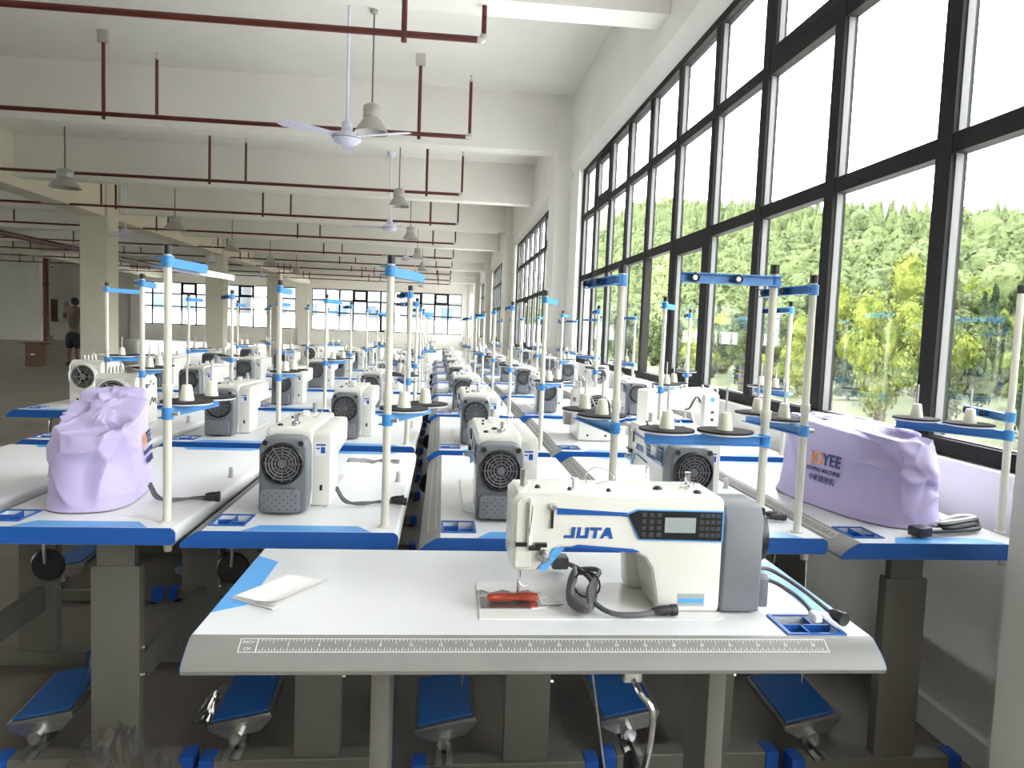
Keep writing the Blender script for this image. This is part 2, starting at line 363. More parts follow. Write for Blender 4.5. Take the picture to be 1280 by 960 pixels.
# ------------------------------------------------------------------ sewing table
def rotz(a): return Matrix.Rotation(a, 4, 'Z')
def make_table():
    t = empty('sewing_table', (0, 0, 0))
    H = .78
    # top board, with the tray opening cut through it
    prof = [(-.215, 0), (.262, 0), (.270, -.004), (.275, -.012), (.275, -.036), (.268, -.045), (-.215, -.045)]
    mb = MB(); mb.prism([(u, v+H) for u, v in prof], 'x', -.5985, .5985)
    top = mb.build('table_top', 'white', t)
    cut = MB().box(.452, .548, -.208, -.128, H-.03, H+.02).build('cutter', 'white')
    md = top.modifiers.new('b', 'BOOLEAN'); md.operation = 'DIFFERENCE'; md.object = cut; md.solver = 'EXACT'
    me = bpy.data.meshes.new_from_object(top.evaluated_get(bpy.context.evaluated_depsgraph_get()))
    top.modifiers.clear(); top.data = me; me.name = 'table_top'; bpy.data.objects.remove(cut)
    me.polygons.foreach_set('use_smooth', [True]*len(me.polygons)); me.set_sharp_from_angle(angle=R(35))
    fe = [(-.215, 0), (-.225, -.001), (-.250, -.016), (-.266, -.030), (-.270, -.038), (-.268, -.045), (-.215, -.045)]
    e = MB().prism([(u, v+H) for u, v in fe], 'x', -.5985, .5985).build('front_edge', 'greyedge', t)
    # ruler printed along the sloped edge
    mb = MB(); a = Vector((-.225, -.001)); b = Vector((-.250, -.016)); nrm = Vector((-(a.y-b.y), (a.x-b.x))); nrm = nrm/nrm.length*.0006
    if nrm.y < 0: nrm = -nrm
    def q(x0, x1, s0, s1):
        vs_ = []
        for x, s in ((x0, s0), (x1, s0), (x1, s1), (x0, s1)):
            p = a.lerp(b, s)+nrm; vs_.append((x, p.x, p.y+H))
        mb.add(vs_, [(0, 1, 2, 3)])
    X0, X1 = -.515, .505
    q(X0, X1, .06, .10); q(X0, X1, .94, .98); q(X0, X0+.0015, .06, .98); q(X1-.0015, X1, .06, .98); q(-.487, -.4855, .06, .98)
    for i in range(39*4):
        x = -.486+i*.0254/4; q(x, x+.0008, .10, .40 if i % 4 == 0 else .26)
    for i in range(99*2):
        x = -.486+i*.005; q(x, x+.0009, .66 if i % 2 == 0 else .78, .94)
    rm = mb.build('ruler_marks', 'ink', e, flat=True)
    fx = face((0, 0, 0), (1, 0, 0), (0, (a-b).x, (a-b).y))
    def put(s, x, sv, size):
        p = a.lerp(b, sv)+nrm; f2 = fx.copy(); f2[0][3] = x; f2[1][3] = p.x; f2[2][3] = p.y+H
        return text('ruler_figures', s, size, 'ink', None, f2, extrude=0)
    figs = [put('INCH', -.501, .3, .008), put('CM', -.501, .75, .008)]
    figs += [put(str(i), -.486+i*.0254, .50, .0075) for i in range(2, 39, 2)]
    bm = bmesh.new()
    for f in figs:
        bpy.context.view_layer.update(); tmp = f.data.copy(); tmp.transform(f.matrix_local); bm.from_mesh(tmp); bpy.data.objects.remove(f)
    me = bpy.data.meshes.new('ruler_figures'); bm.to_mesh(me); bm.free(); me.materials.append(M['ink'])
    o = bpy.data.objects.new('ruler_figures', me); col.objects.link(o); o.parent = e; tag(o, kind='stuff'); tag(rm, kind='stuff')
    # blue edge bands on both short ends
    full = [(-.270, -.038), (-.266, -.030), (-.250, -.016), (-.225, -.001), (-.21, 0), (.262, 0), (.270, -.004), (.275, -.012), (.275, -.036), (.268, -.045), (-.268, -.045)]
    for s in (-1, 1):
        MB().prism([(u*.9975, (v-.0007 if v > -.02 else v+.0007)+H) for u, v in full], 'x', s*.5985, s*.600).build('end_band', 'blue', t)
        pl = [(s*.598, -.12), (s*.545, -.085), (s*.545, .165), (s*.598, .205)]
        MB().prism(pl, 'z', H+.0003, H+.0009).build('blue_inlay', 'skyblue', t, flat=True)
    # tray with rim and dividers
    mb = MB(); x0, x1, y0, y1 = .452, .548, -.208, -.128
    mb.box(x0-.008, x1+.008, y0-.006, y0, H+.0004, H+.003); mb.box(x0-.008, x1+.008, y1, y1+.006, H+.0004, H+.003)
    mb.box(x0-.008, x0, y0, y1, H+.0004, H+.003); mb.box(x1, x1+.008, y0, y1, H+.0004, H+.003)
    tr = mb.build('parts_tray', 'blue', t, flat=True)
    MB().box(x0, x1, y0, y1, H-.030, H-.027).build('tray_floor', 'traydark', tr, flat=True)
    mb = MB(); mb.box(x0+.001, x1-.001, -.169, -.166, H-.027, H+.001); mb.box(.490, .493, y0+.001, -.169, H-.027, H); mb.box(.515, .518, -.166, y1-.001, H-.027, H)
    mb.build('divider', 'blue', tr, flat=True)
    # rest peg for the tilted machine head
    MB().lathe2((-.02, .235, H+.0004), (-.02, .235, H+.036), [(.012, 0), (.009, .15), (.0075, .85), (.005, 1)], 10).build('head_rest_peg', 'pin', t)
    MB().lathe2((.547, .238, H-.0445), (.547, .238, H-.075), [(.018, 0), (.018, .3), (.012, .4), (.010, 1)], 12).build('post_nut', 'post', t)
    # stand
    for x in (.40, -.30):
        lg = MB().box(x-.019, x+.019, -.015, .115, .07, .62, .004)
        lg = lg.build('leg', 'steel', t)
        MB().box(x-.014, x+.014, .0, .10, .62, .735).build('inner_leg', 'steel', lg)
        MB().box(x-.03, x+.03, -.20, .23, .715, .735, .002).build('top_bracket', 'steel', lg)
        for z in (.30, .38): MB().cyl((x, .115, z), (x, .125, z), .008, n=8).build('clamp_bolt', 'chrome', lg)
        ft = MB().box(x-.03, x+.03, -.235, .225, .018, .07, .003).build('foot', 'steel', t)
        for y0_, y1_ in ((-.275, -.235), (.225, .265)):
            MB().box(x-.031, x+.031, y0_, y1_, .012, .071, .004).build('foot_cap', 'capblue', ft)
        for y in (-.24, .23): MB().cyl((x, y, 0), (x, y, .02), .018, n=10).build('rubber_pad', 'rubber', ft)
    MB().box(-.28, .38, .045, .075, .22, .31, .004).build('crossbar', 'steel', t)
    # treadle on its slotted bracket
    mt = Matrix.Translation((.225, -.185, .165)) @ Matrix.Rotation(R(12), 4, 'X') @ Matrix.Rotation(R(4), 4, 'Y')
    pd = MB().box(-.14, .14, -.092, .092, -.02, .0, .004, mt)
    pd.prism([(-.09, -.018), (-.05, -.05), (.05, -.05), (.09, -.018)], 'x', .10, .14, mtx=mt)
    pd = pd.build('treadle', 'dullmetal', t)
    MB().box(-.128, .128, -.080, .080, .0005, .006, .002, mt).build('treadle_mat', 'traydark', pd)
    mb = MB()
    for s in (-1, 1): mb.box(.30, .44, -.185+s*.016-.009, -.185+s*.016+.009, .072, .078)
    mb.box(.34, .358, -.205, -.165, .06, .125); mb.build('slotted_bracket', 'dullmetal', pd)
    MB().cyl((.355, -.185, .105), (.385, -.185, .105), .02, n=10).build('pivot_bolt', 'chrome', pd)
    MB().cyl((.19, -.13, .18), (.10, -.10, .735), .0025, n=6).build('pull_rod', 'chrome', t)
    # knee lifter
    kl = MB().tube(smoothpath([(.16, -.12, .73), (.165, -.20, .70), (.17, -.235, .685), (.19, -.25, .66), (.187, -.255, .60), (.175, -.26, .545)], 4), .006, 8).build('knee_lifter', 'chrome', t)
    MB().lathe2((.150, -.26, .535), (.166, -.26, .535), [(.03, 0), (.05, .2), (.052, .6), (.045, 1)], 18).build('knee_pad', 'black', kl)
    MB().box(.145, .18, -.215, -.19, .69, .715, .003).build('lifter_clamp', 'chrome', kl)
    return t

# ------------------------------------------------------------------ lockstitch machine (origin on the table top)
C_POLY = [(-.048, .082), (-.057, .094), (-.057, .218), (-.046, .230), (.340, .230), (.352, .222), (.352, .0032), (.228, .0032), (.222, .045), (.213, .088), (.200, .108), (.180, .117), (.075, .126), (.032, .126), (-.002, .080), (-.015, .078)]
def make_machine():
    t = empty('sewing_machine', (0, 0, 0))
    b = MB().prism(C_POLY, 'y', -.118, .012, .011, 3)
    b = b.build('body', 'cream', t)
    # rear hump with pillar foot
    MB().prism([(.20, .0032), (.348, .0032), (.348, .212), (.33, .222), (-.01, .222), (-.02, .20), (-.01, .14), (.19, .13)], 'y', .008, .062, .010).build('rear_cover', 'cream', t)
    MB().prism([(-.112, -.15), (.335, -.15), (.352, -.135), (.352, .03), (.335, .045), (-.10, .045), (-.112, .03)], 'z', .0004, .003).build('bed_plate', 'bedwhite', t)
    MB().box(-.108, -.012, -.105, -.045, .0032, .0045).build('slide_plate', 'dullmetal', t, flat=True)
    MB().prism([(-.012, -.105), (.02, -.095), (.028, -.075), (.02, -.055), (-.012, -.045)], 'z', .0032, .0046).build('needle_plate', 'chrome', t, flat=True)
    # motor cover on the right end
    rr = [(-.119, .004), (-.119, .185), (-.108, .207), (-.09, .214), (-.018, .214), (.002, .205), (.010, .185), (.012, .06), (.006, .004)]
    mc = MB().prism(rr, 'x', .352, .432, .010, 3).build('motor_cover', 'grey', t)
    cy, cz = -.054, .143
    MB().lathe2((.432, cy, cz), (.447, cy, cz), [(.058, 0), (.058, .6), (.055, 1), (.0515, 1), (.0515, .3)], 32, caps=False).build('fan_rim', 'black', mc)
    MB().cyl((.4325, cy, cz), (.4365, cy, cz), .0515, n=32).build('fan_recess', 'black', mc)
    mb = MB()
    for r in (.045, .0365, .028, .0195): mb.ring((.442, cy, cz), (1, 0, 0), r, .0024, 28, 5)
    for k in range(12):
        a = 2*PI*k/12; mb.cyl((.442, cy+.01*math.cos(a), cz+.01*math.sin(a)), (.442, cy+.051*math.cos(a), cz+.051*math.sin(a)), .0019, n=5)
    mb.cyl((.437, cy, cz), (.446, cy, cz), .011, n=16)
    mb.build('fan_grille', 'grille', mc)
    for y in (-.102, -.006): MB().cyl((.4325, y, .199), (.436, y, .199), .0075, n=10).build('cover_screw', 'black', mc)
    vb = MB().prism([(-.110, .010), (-.110, .066), (-.102, .075), (-.016, .075), (-.006, .066), (-.006, .018), (-.016, .008)], 'x', .432, .452, .005, 2).build('vent_box', 'grey', mc)
    mb = MB()
    for i in range(9):
        for j in range(6):
            if (i+j) % 2 == 0:
                y = -.099+i*.0105; z = .018+j*.0095; mb.box(.4522, .4526, y-.0015, y+.0015, z-.0015, z+.0015)
    mb.build('vent_holes', 'black', vb, flat=True)
    # control panel
    hexp = [(.163, .193), (.181, .201), (.346, .200), (.346, .145), (.187, .147)]
    yf = -.118
    def off(poly, k):
        cx = sum(p[0] for p in poly)/len(poly); cz_ = sum(p[1] for p in poly)/len(poly)
        return [(cx+(x-cx)*k[0], cz_+(z-cz_)*k[1]) for x, z in poly]
    cp = MB().prism(off(hexp, (1.035, 1.10)), 'y', yf-.002, yf+.0005).build('control_panel', 'skyblue', t)
    MB().prism(hexp, 'y', yf-.0034, yf-.002).build('panel_face', 'panel', cp)
    MB().box(.234, .294, yf-.0048, yf-.0034, .160, .189).build('display', 'lcd', cp)
    mb = MB()
    for (xa, nx) in ((.190, 3), (.302, 4)):
        for i in range(nx):
            for j in range(4):
                x = xa+i*(.0145 if nx == 3 else .0108); z = .152+j*.0125
                mb.box(x, x+.0085, yf-.0042, yf-.0034, z, z+.0075)
    tag(mb.build('keypad', 'key', cp), kind='stuff')
    # blue trim stripes
    MB().prism([(.028, .203), (.163, .196), (.163, .188), (.150, .190), (.028, .191)], 'y', yf-.0016, yf+.0005).build('blue_stripe', 'bluetrim', t)
    MB().prism([(.070, .1335), (.176, .1265), (.190, .1215), (.180, .1195), (.075, .1275), (.056, .128)], 'y', yf-.0016, yf+.001).build('blue_stripe', 'bluetrim', t)
    for k in range(3):
        u0, u1 = k/3+.015, (k+1)/3-.015
        A = Vector((.045, .128)); B = Vector((.008, .082)); C_ = Vector((.026, .128)); D = Vector((-.006, .086))
        p = [A.lerp(B, u0), A.lerp(B, u1), C_.lerp(D, u1), C_.lerp(D, u0)]
        MB().prism([tuple(v) for v in p], 'y', yf-.004, yf+.001).build('corner_stripe', 'skyblue', t)
    # lettering JUTA as block letters
    L = MB(); y0, y1 = yf-.0015, yf+.0004; h0, h1, th = .146, .167, .0052
    def blk(poly): L.prism([(x+(z-h0)*.12, z) for x, z in poly], 'y', y0, y1)
    x = .042
    blk([(x, h0), (x+.020, h0), (x+.020, h1), (x+.013, h1), (x+.013, h0+th), (x, h0+th)])
    x = .066
    blk([(x, h0), (x+.022, h0), (x+.022, h1), (x+.0155, h1), (x+.0155, h0+th), (x+.0065, h0+th), (x+.0065, h1), (x, h1)])
    x = .090
    blk([(x, h1), (x, h1-th), (x+.0075, h1-th), (x+.0075, h0), (x+.014, h0), (x+.014, h1-th), (x+.0215, h1-th), (x+.0215, h1)])
    x = .111
    blk([(x, h0), (x+.006, h0), (x+.008, h0+.005), (x+.017, h0+.005), (x+.018, h0), (x+.025, h0), (x+.0165, h1), (x+.009, h1)])
    L.build('lettering', 'bluetrim', t, flat=True)
    nm = MB().box(.268, .320, yf-.001, yf+.0004, .016, .040).build('name_plate', 'lcd', t)
    MB().box(.270, .318, yf-.0014, yf-.001, .022, .031).build('plate_print', 'skyblue', nm)
    # head details
    fp = MB().prism([(-.050, .088), (-.050, .215), (-.040, .224), (-.018, .224), (-.018, .088)], 'y', yf-.004, yf+.002, .003, 1).build('face_plate', 'cream', t)
    MB().prism([(-.0285, .135), (-.0285, .215), (-.0245, .215), (-.0245, .135)], 'y', yf-.010, yf-.003).build('thread_guard', 'chrome', fp)
    MB().tube(smoothpath([(-.024, yf-.004, .15), (-.022, yf-.012, .18), (-.020, yf-.012, .215), (-.024, yf-.004, .222)], 4), .0016, 6).build('take_up_lever', 'chrome', t)
    td = MB().lathe2((.005, yf-.0005, .1125), (.005, yf-.024, .1125), [(.0115, 0), (.0115, .25), (.0085, .4), (.0085, .8), (.005, 1)], 16).build('tension_dial', 'dullmetal', t)
    MB().cyl((.005, yf-.024, .1125), (.005, yf-.028, .1125), .004, n=10).build('dial_cap', 'chrome', td)
    MB().lathe2((.020, yf-.0005, .206), (.020, yf-.012, .206), [(.0075, 0), (.0075, .5), (.005, 1)], 14).build('thread_dial', 'chrome', t)
    MB().box(.017, .021, yf-.005, yf, .165, .200).build('guide_arm', 'black', t)
    mb = MB()
    for xx, zz in ((-.037, .135), (.0, .134), (-.012, .128)): mb.box(xx-.012, xx+.010, yf-.010, yf-.0005, zz-.004, zz+.003)
    mb.build('thread_guide', 'black', t)
    MB().lathe2((-.032, -.055, .082), (-.032, -.055, .045), [(.006, 0), (.006, .5), (.0035, .55), (.0035, 1)], 10).build('needle_bar', 'chrome', t)
    MB().cyl((-.032, -.055, .045), (-.032, -.055, .008), .0011, n=6).build('needle', 'chrome', t)
    pf = MB().box(-.035, -.029, -.045, -.039, .012, .082); pf.box(-.039, -.025, -.068, -.035, .006, .012)
    pf.build('presser_foot', 'chrome', t)
    MB().tube(smoothpath([(-.036, -.05, .045), (-.03, -.072, .038), (-.018, -.07, .034), (-.016, -.05, .036)], 3), .0012, 5).build('finger_guard', 'chrome', t)
    MB().cyl((-.030, -.050, .229), (-.030, -.050, .262), .0075, n=12).build('pressure_knob', 'dullmetal', t)
    # top details
    for xx, yy, r in ((-.005, -.07, .006), (.055, -.085, .0045), (.13, -.09, .005), (.235, -.06, .010), (.305, -.09, .0085)):
        MB().lathe2((xx, yy, .2295), (xx, yy, .236), [(r, 0), (r*.9, .6), (r*.5, 1)], 10).build('oil_cap', 'black', t)
    bw = MB().cyl((.30, -.045, .2295), (.30, -.045, .240), .014, n=14); bw.cyl((.30, -.045, .240), (.30, -.045, .262), .006, n=10)
    bw.build('bobbin_winder', 'chrome', t)
    MB().tube(smoothpath([(.10, -.02, .229), (.10, -.01, .245), (.12, .0, .258), (.15, .0, .25), (.16, -.02, .238), (.13, -.03, .235), (.12, -.02, .2295)], 4), .0013, 5).build('wire_guide', 'chrome', t)
    MB().box(.065, .078, -.07, -.05, .2298, .248, .002).build('thread_post', 'label', t)
    # rear side: hole, sticker facing the right end
    st_ = MB().box(.3482, .3487, .018, .050, .150, .188).build('sticker', 'label', t)
    mb = MB(); mb.box(.3488, .3490, .021, .047, .180, .185); mb.box(.3488, .3490, .034, .046, .158, .176); mb.box(.3488, .3490, .021, .031, .170, .174)
    mb.build('sticker_print', 'bluetrim', st_)
    MB().box(.3482, .3490, .032, .040, .050, .066).build('cable_socket', 'black', t)
    return t

def make_overlock():
    t = empty('overlock_machine', (0, 0, 0))
    MB().prism([(-.13, .002), (.17, .002), (.17, .235), (.14, .262), (-.08, .250), (-.13, .225)], 'y', -.10, .085, .014, 3).build('body', 'cream', t)
    cy, cz = -.012, .165
    MB().lathe2((.170, cy, cz), (.196, cy, cz), [(.082, 0), (.082, .7), (.074, 1), (.068, 1), (.068, .3)], 32, caps=False).build('wheel_rim', 'cream', t)
    MB().cyl((.1705, cy, cz), (.178, cy, cz), .068, n=28).build('wheel_recess', 'black', t)
    mb = MB()
    for r in (.060, .048, .036): mb.ring((.188, cy, cz), (1, 0, 0), r, .003, 28, 5)
    for k in range(6):
        a = 2*PI*k/6; mb.cyl((.188, cy, cz), (.188, cy+.068*math.cos(a), cz+.068*math.sin(a)), .003, n=5)
    mb.cyl((.18, cy, cz), (.194, cy, cz), .018, n=14); mb.build('wheel_grille', 'dullmetal', t)
    for y in (-.05, .04): MB().cyl((.170, y, .03), (.173, y, .03), .006, n=8).build('cover_screw', 'black', t)
    for i in range(4):
        x = -.09+i*.045; MB().lathe2((x, -.075, .254-(.01 if i == 0 else 0)), (x, -.075, .285), [(.009, 0), (.009, .4), (.006, 1)], 10).build('tension_knob', 'dullmetal', t)
    MB().tube(smoothpath([(-.08, .03, .25), (-.06, .02, .285), (.02, .0, .29), (.10, .01, .285), (.12, .03, .255)], 4), .002, 6).build('wire_guide', 'dullmetal', t)
    MB().tube(smoothpath([(-.05, -.05, .252), (-.04, -.06, .31), (-.01, -.05, .30), (.0, -.03, .258)], 4), .002, 6).build('wire_guide', 'chrome', t)
    MB().box(-.125, -.06, -.135, -.099, .05, .12, .006).build('looper_cover', 'dullmetal', t)
    MB().box(-.127, -.055, -.14, -.11, .124, .132, .002).build('cloth_plate', 'chrome', t)
    for s, yy in ((1, .0862), (-1, -.1012)):
        f = face((.055 if s > 0 else .035, yy, .195), (-s, 0, 0), (0, 0, 1))
        f2 = f.copy(); f2[0][3] += .022*s
        text('lettering', 'JO', .028, 'orange', t, f2, bold=.0006)
        f3 = f.copy(); f3[0][3] -= .021*s
        text('lettering', 'YEE', .028, 'navy', t, f3, bold=.0006)
    mb = MB()
    for x, z in ((-.02, .215), (.0, .20), (.10, .22), (-.06, .20)): mb.cyl((x, .085, z), (x, .088, z), .005, n=8)
    mb.build('cover_bolt', 'black', t)
    MB().tube(smoothpath([(-.10, .087, .10), (-.08, .088, .13), (-.06, .087, .11), (-.04, .088, .135), (-.01, .087, .10)], 4), .002, 5).build('printed_line', 'black', t)
    return t

def make_button_machine():
    t = empty('button_machine', (0, 0, 0))
    MB().prism([(-.16, .05), (-.10, .05), (-.07, .13), (.10, .15), (.12, .002), (.24, .002), (.24, .245), (-.13, .262), (-.16, .235)], 'y', -.09, .06, .010, 2).build('body', 'cream', t)
    MB().box(-.158, -.075, -.112, -.088, .05, .235, .008).build('head_cover', 'cream', t)
    mb = MB(); mb.prism([(-.118, .222), (-.100, .206), (-.118, .190), (-.136, .206)], 'y', -.1132, -.112); mb.build('emblem', 'skyblue', t)
    for z in (.10, .14): MB().cyl((-.118, -.112, z), (-.118, -.122, z), .007, n=10).build('head_screw', 'black', t)
    MB().box(.125, .175, -.092, -.0895, .03, .11).build('warning_label', 'yellow', t)
    MB().tube(smoothpath([(-.06, -.095, .19), (-.03, -.10, .22), (.0, -.095, .16), (.03, -.10, .15)], 4), .004, 6).build('cable_loop', 'cableb', t)
    MB().tube(smoothpath([(-.17, .0, .20), (-.20, .0, .225), (-.195, .0, .258), (-.15, .0, .262)], 4), .005, 6).build('carry_handle', 'chrome', t)
    for x in (-.10, .02, .18): MB().lathe2((x, -.02, .255), (x, -.02, .28), [(.009, 0), (.009, .5), (.004, 1)], 10).build('top_knob', 'dullmetal', t)
    MB().cyl((-.12, -.05, .05), (-.12, -.05, .005), .004, n=8).build('needle_bar', 'chrome', t)
    MB().box(-.17, -.02, -.10, .03, .0004, .010, .002).build('base_plate', 'dullmetal', t)
    return t

# ------------------------------------------------------------------ thread stand (origin on the table top, arms along -x)
def make_stand():
    t = empty('thread_stand', (0, 0, 0))
    MB().lathe2((0, 0, .0004), (0, 0, .36), [(.016, 0), (.016, .01), (.0105, .012), (.0105, .93), (.013, .94), (.013, 1)], 14).build('lower_post', 'post', t)
    MB().cyl((0, 0, .345), (0, 0, .690), .0095, n=14).build('upper_post', 'post', t)
    MB().cyl((0, 0, .690), (0, 0, .712), .0108, n=14).build('post_cap', 'black', t)
    def channel(z, L, h, y):
        mb = MB(); mb.box(-L, .012, y, y+.003, z-h/2, z+h/2); mb.box(-L, .012, y-.014, y, z+h/2-.003, z+h/2); mb.box(-L, .012, y-.014, y, z-h/2, z-h/2+.003)
        mb.lathe2((0, 0, z-h/2-.002), (0, 0, z+h/2+.002), [(.0145, 0), (.0145, 1)], 14); return mb
    ta = channel(.672, .235, .024, -.012).build('eyelet_arm', 'bracket', t)
    for x in (-.205, -.10):
        mb = MB(); mb.cyl((x, -.0125, .672), (x, -.0305, .672), .008, n=10); mb.build('thread_eyelet', 'chrome', ta)
        MB().ring((x, -.0310, .672), (0, 1, 0), .008, .003, 12, 5).build('eyelet_ring', 'black', ta)
    la = channel(.285, .30, .026, -.006).build('disc_arm', 'bracket', t)
    MB().cyl((.0, .014, .285), (.0, .030, .285), .006, n=8).build('clamp_screw', 'chrome', la)
    for x in (-.245, -.10):
        d = MB().lathe2((x, .0, .2985), (x, .0, .304), [(.058, 0), (.066, .5), (.066, 1)], 28).build('spool_plate', 'label', t)
        MB().cyl((x, 0, .304), (x, 0, .309), .067, n=28).build('foam_disc', 'foam', d)
        MB().lathe2((x, 0, .309), (x, 0, .352), [(.0185, 0), (.0185, .06), (.0125, .96), (.009, 1)], 16).build('spool_cone', 'cone', d)
        MB().cyl((x, 0, .352), (x, 0, .412), .0028, n=6).build('spool_pin', 'pin', d)
    return t

table0 = make_table(); mach0 = make_machine(); stand0 = make_stand(); over0 = make_overlock()
used = set()
def place(proto, loc, rz, label, cat, group):
    o = proto if proto.name not in used else copy_tree(proto)
    used.add(proto.name); o.location = loc; o.rotation_euler = (0, 0, rz)
    tag(o, label, cat, group); return o

ZT = .78
# the front table, turned to face the camera
FC = (.195, 1.43)
place(table0, (*FC, 0), R(-.6), 'nearest white sewing table with grey ruler edge, turned sideways to the rows', 'table', 'sewing tables')
place(mach0, (*FC, ZT), R(-.6), 'nearest cream and grey sewing machine with control panel, on the front table', 'sewing machine', 'sewing machines')
place(stand0, (.79, 1.685, ZT), R(-1), 'cream thread stand with blue arms at the rear corner of the front table', 'thread stand', 'thread stands')

ROWS = {  # x of table centre, first near edge, pitch, count, words
    -1: (-2.07, 4.15, 1.34, 4, 'in the leftmost row'),
    0: (-1.50, 1.84, 1.34, 6, 'in the row second from left'),
    1: (-.935, 1.86, 1.34, 8, 'in the left purple bag row'),
    2: (-.375, 1.84, 1.345, 8, 'in the row left of the aisle'),
    3: (.222, 1.80, 1.325, 8, 'in the row right of the aisle'),
    4: (.783, 1.83, 1.345, 8, 'in the row second from windows'),
    5: (1.345, 1.79, 1.35, 8, 'in the row along the windows')}
ORD = ['first', 'second', 'third', 'fourth', 'fifth', 'sixth', 'seventh', 'eighth']
# stand yaw offsets (degrees from the row direction) for the nearest tables
SY = {(1, 0): -8, (2, 0): -22, (3, 0): 8, (4, 0): 6, (5, 0): 38}
SPOS = {(5, 0): (1.625, 1.91), (4, 0): (.998, 1.89)}
for rk, (xc, y0, pitch_, cnt, words) in ROWS.items():
    for i in range(cnt):
        near = y0 + i*pitch_ + (rnd.uniform(-.015, .015) if i else 0)
        x = xc - .012*(near-1.84)*(1 if rk < 5 else -.1) + (rnd.uniform(-.004, .004) if i else 0)
        if rk == 5: x = min(x, 1.40)
        rz = R(-90) + (R(rnd.uniform(-.25, .25)) if i else 0)
        yc = near + .6
        o_ = ORD[i]
        place(table0, (x, yc, 0), rz, 'white sewing table with blue end, %s back %s' % (o_, words), 'table', 'sewing tables')
        kind = 'm'
        if (rk, i) in ((1, 0), (5, 0), (0, 0)): kind = None
        if (rk, i) in ((0, 1), (-1, 0), (4, 1), (5, 3), (0, 5), (5, 6), (2, 6)): kind = 'o'
        if (rk, i) == (5, 1): kind = 'b'
        if kind == 'm':
            place(mach0, (x, yc, ZT), rz, 'cream sewing machine with grey fan end, %s back %s' % (o_, words), 'sewing machine', 'sewing machines')
        elif kind == 'o':
            place(over0, (x+.01, yc-.12, ZT), rz + R(rnd.uniform(-4, 4)), 'white overlock machine with round grille, %s back %s' % (o_, words), 'sewing machine', 'overlock machines')
        elif kind == 'b':
            bmn = make_button_machine(); bmn.location = (1.30, 3.78, ZT); bmn.rotation_euler = (0, 0, R(6)); bmn.scale = (-1, 1, 1)
            tag(bmn, 'white buttonhole machine with blue diamond emblem and yellow label beside the window', 'sewing machine')
        if (rk, i) == (0, 0): continue
        sp = SPOS.get((rk, i), (x+.235, near+.055))
        st_o = place(stand0, (*sp, ZT), R(-90)+R(SY.get((rk, i), rnd.uniform(-35, 35))), 'cream thread stand with blue arms, %s back %s' % (o_, words), 'thread stand', 'thread stands')

        if (rk, i) == (1, 0):      # this one carries a long white extension bar
            bar = MB(); bar.box(-.46, -.05, -.034, -.030, .655, .672); bar.build('extension_bar', 'label', st_o)
            mb = MB()
        if (rk, i) == (5, 0):      # the eyelet arm of this one is slid down and turned back
            for c_ in st_o.children:
                if c_.name.startswith('eyelet_arm'): c_.location.z = -.335; c_.rotation_euler.z = R(-52)
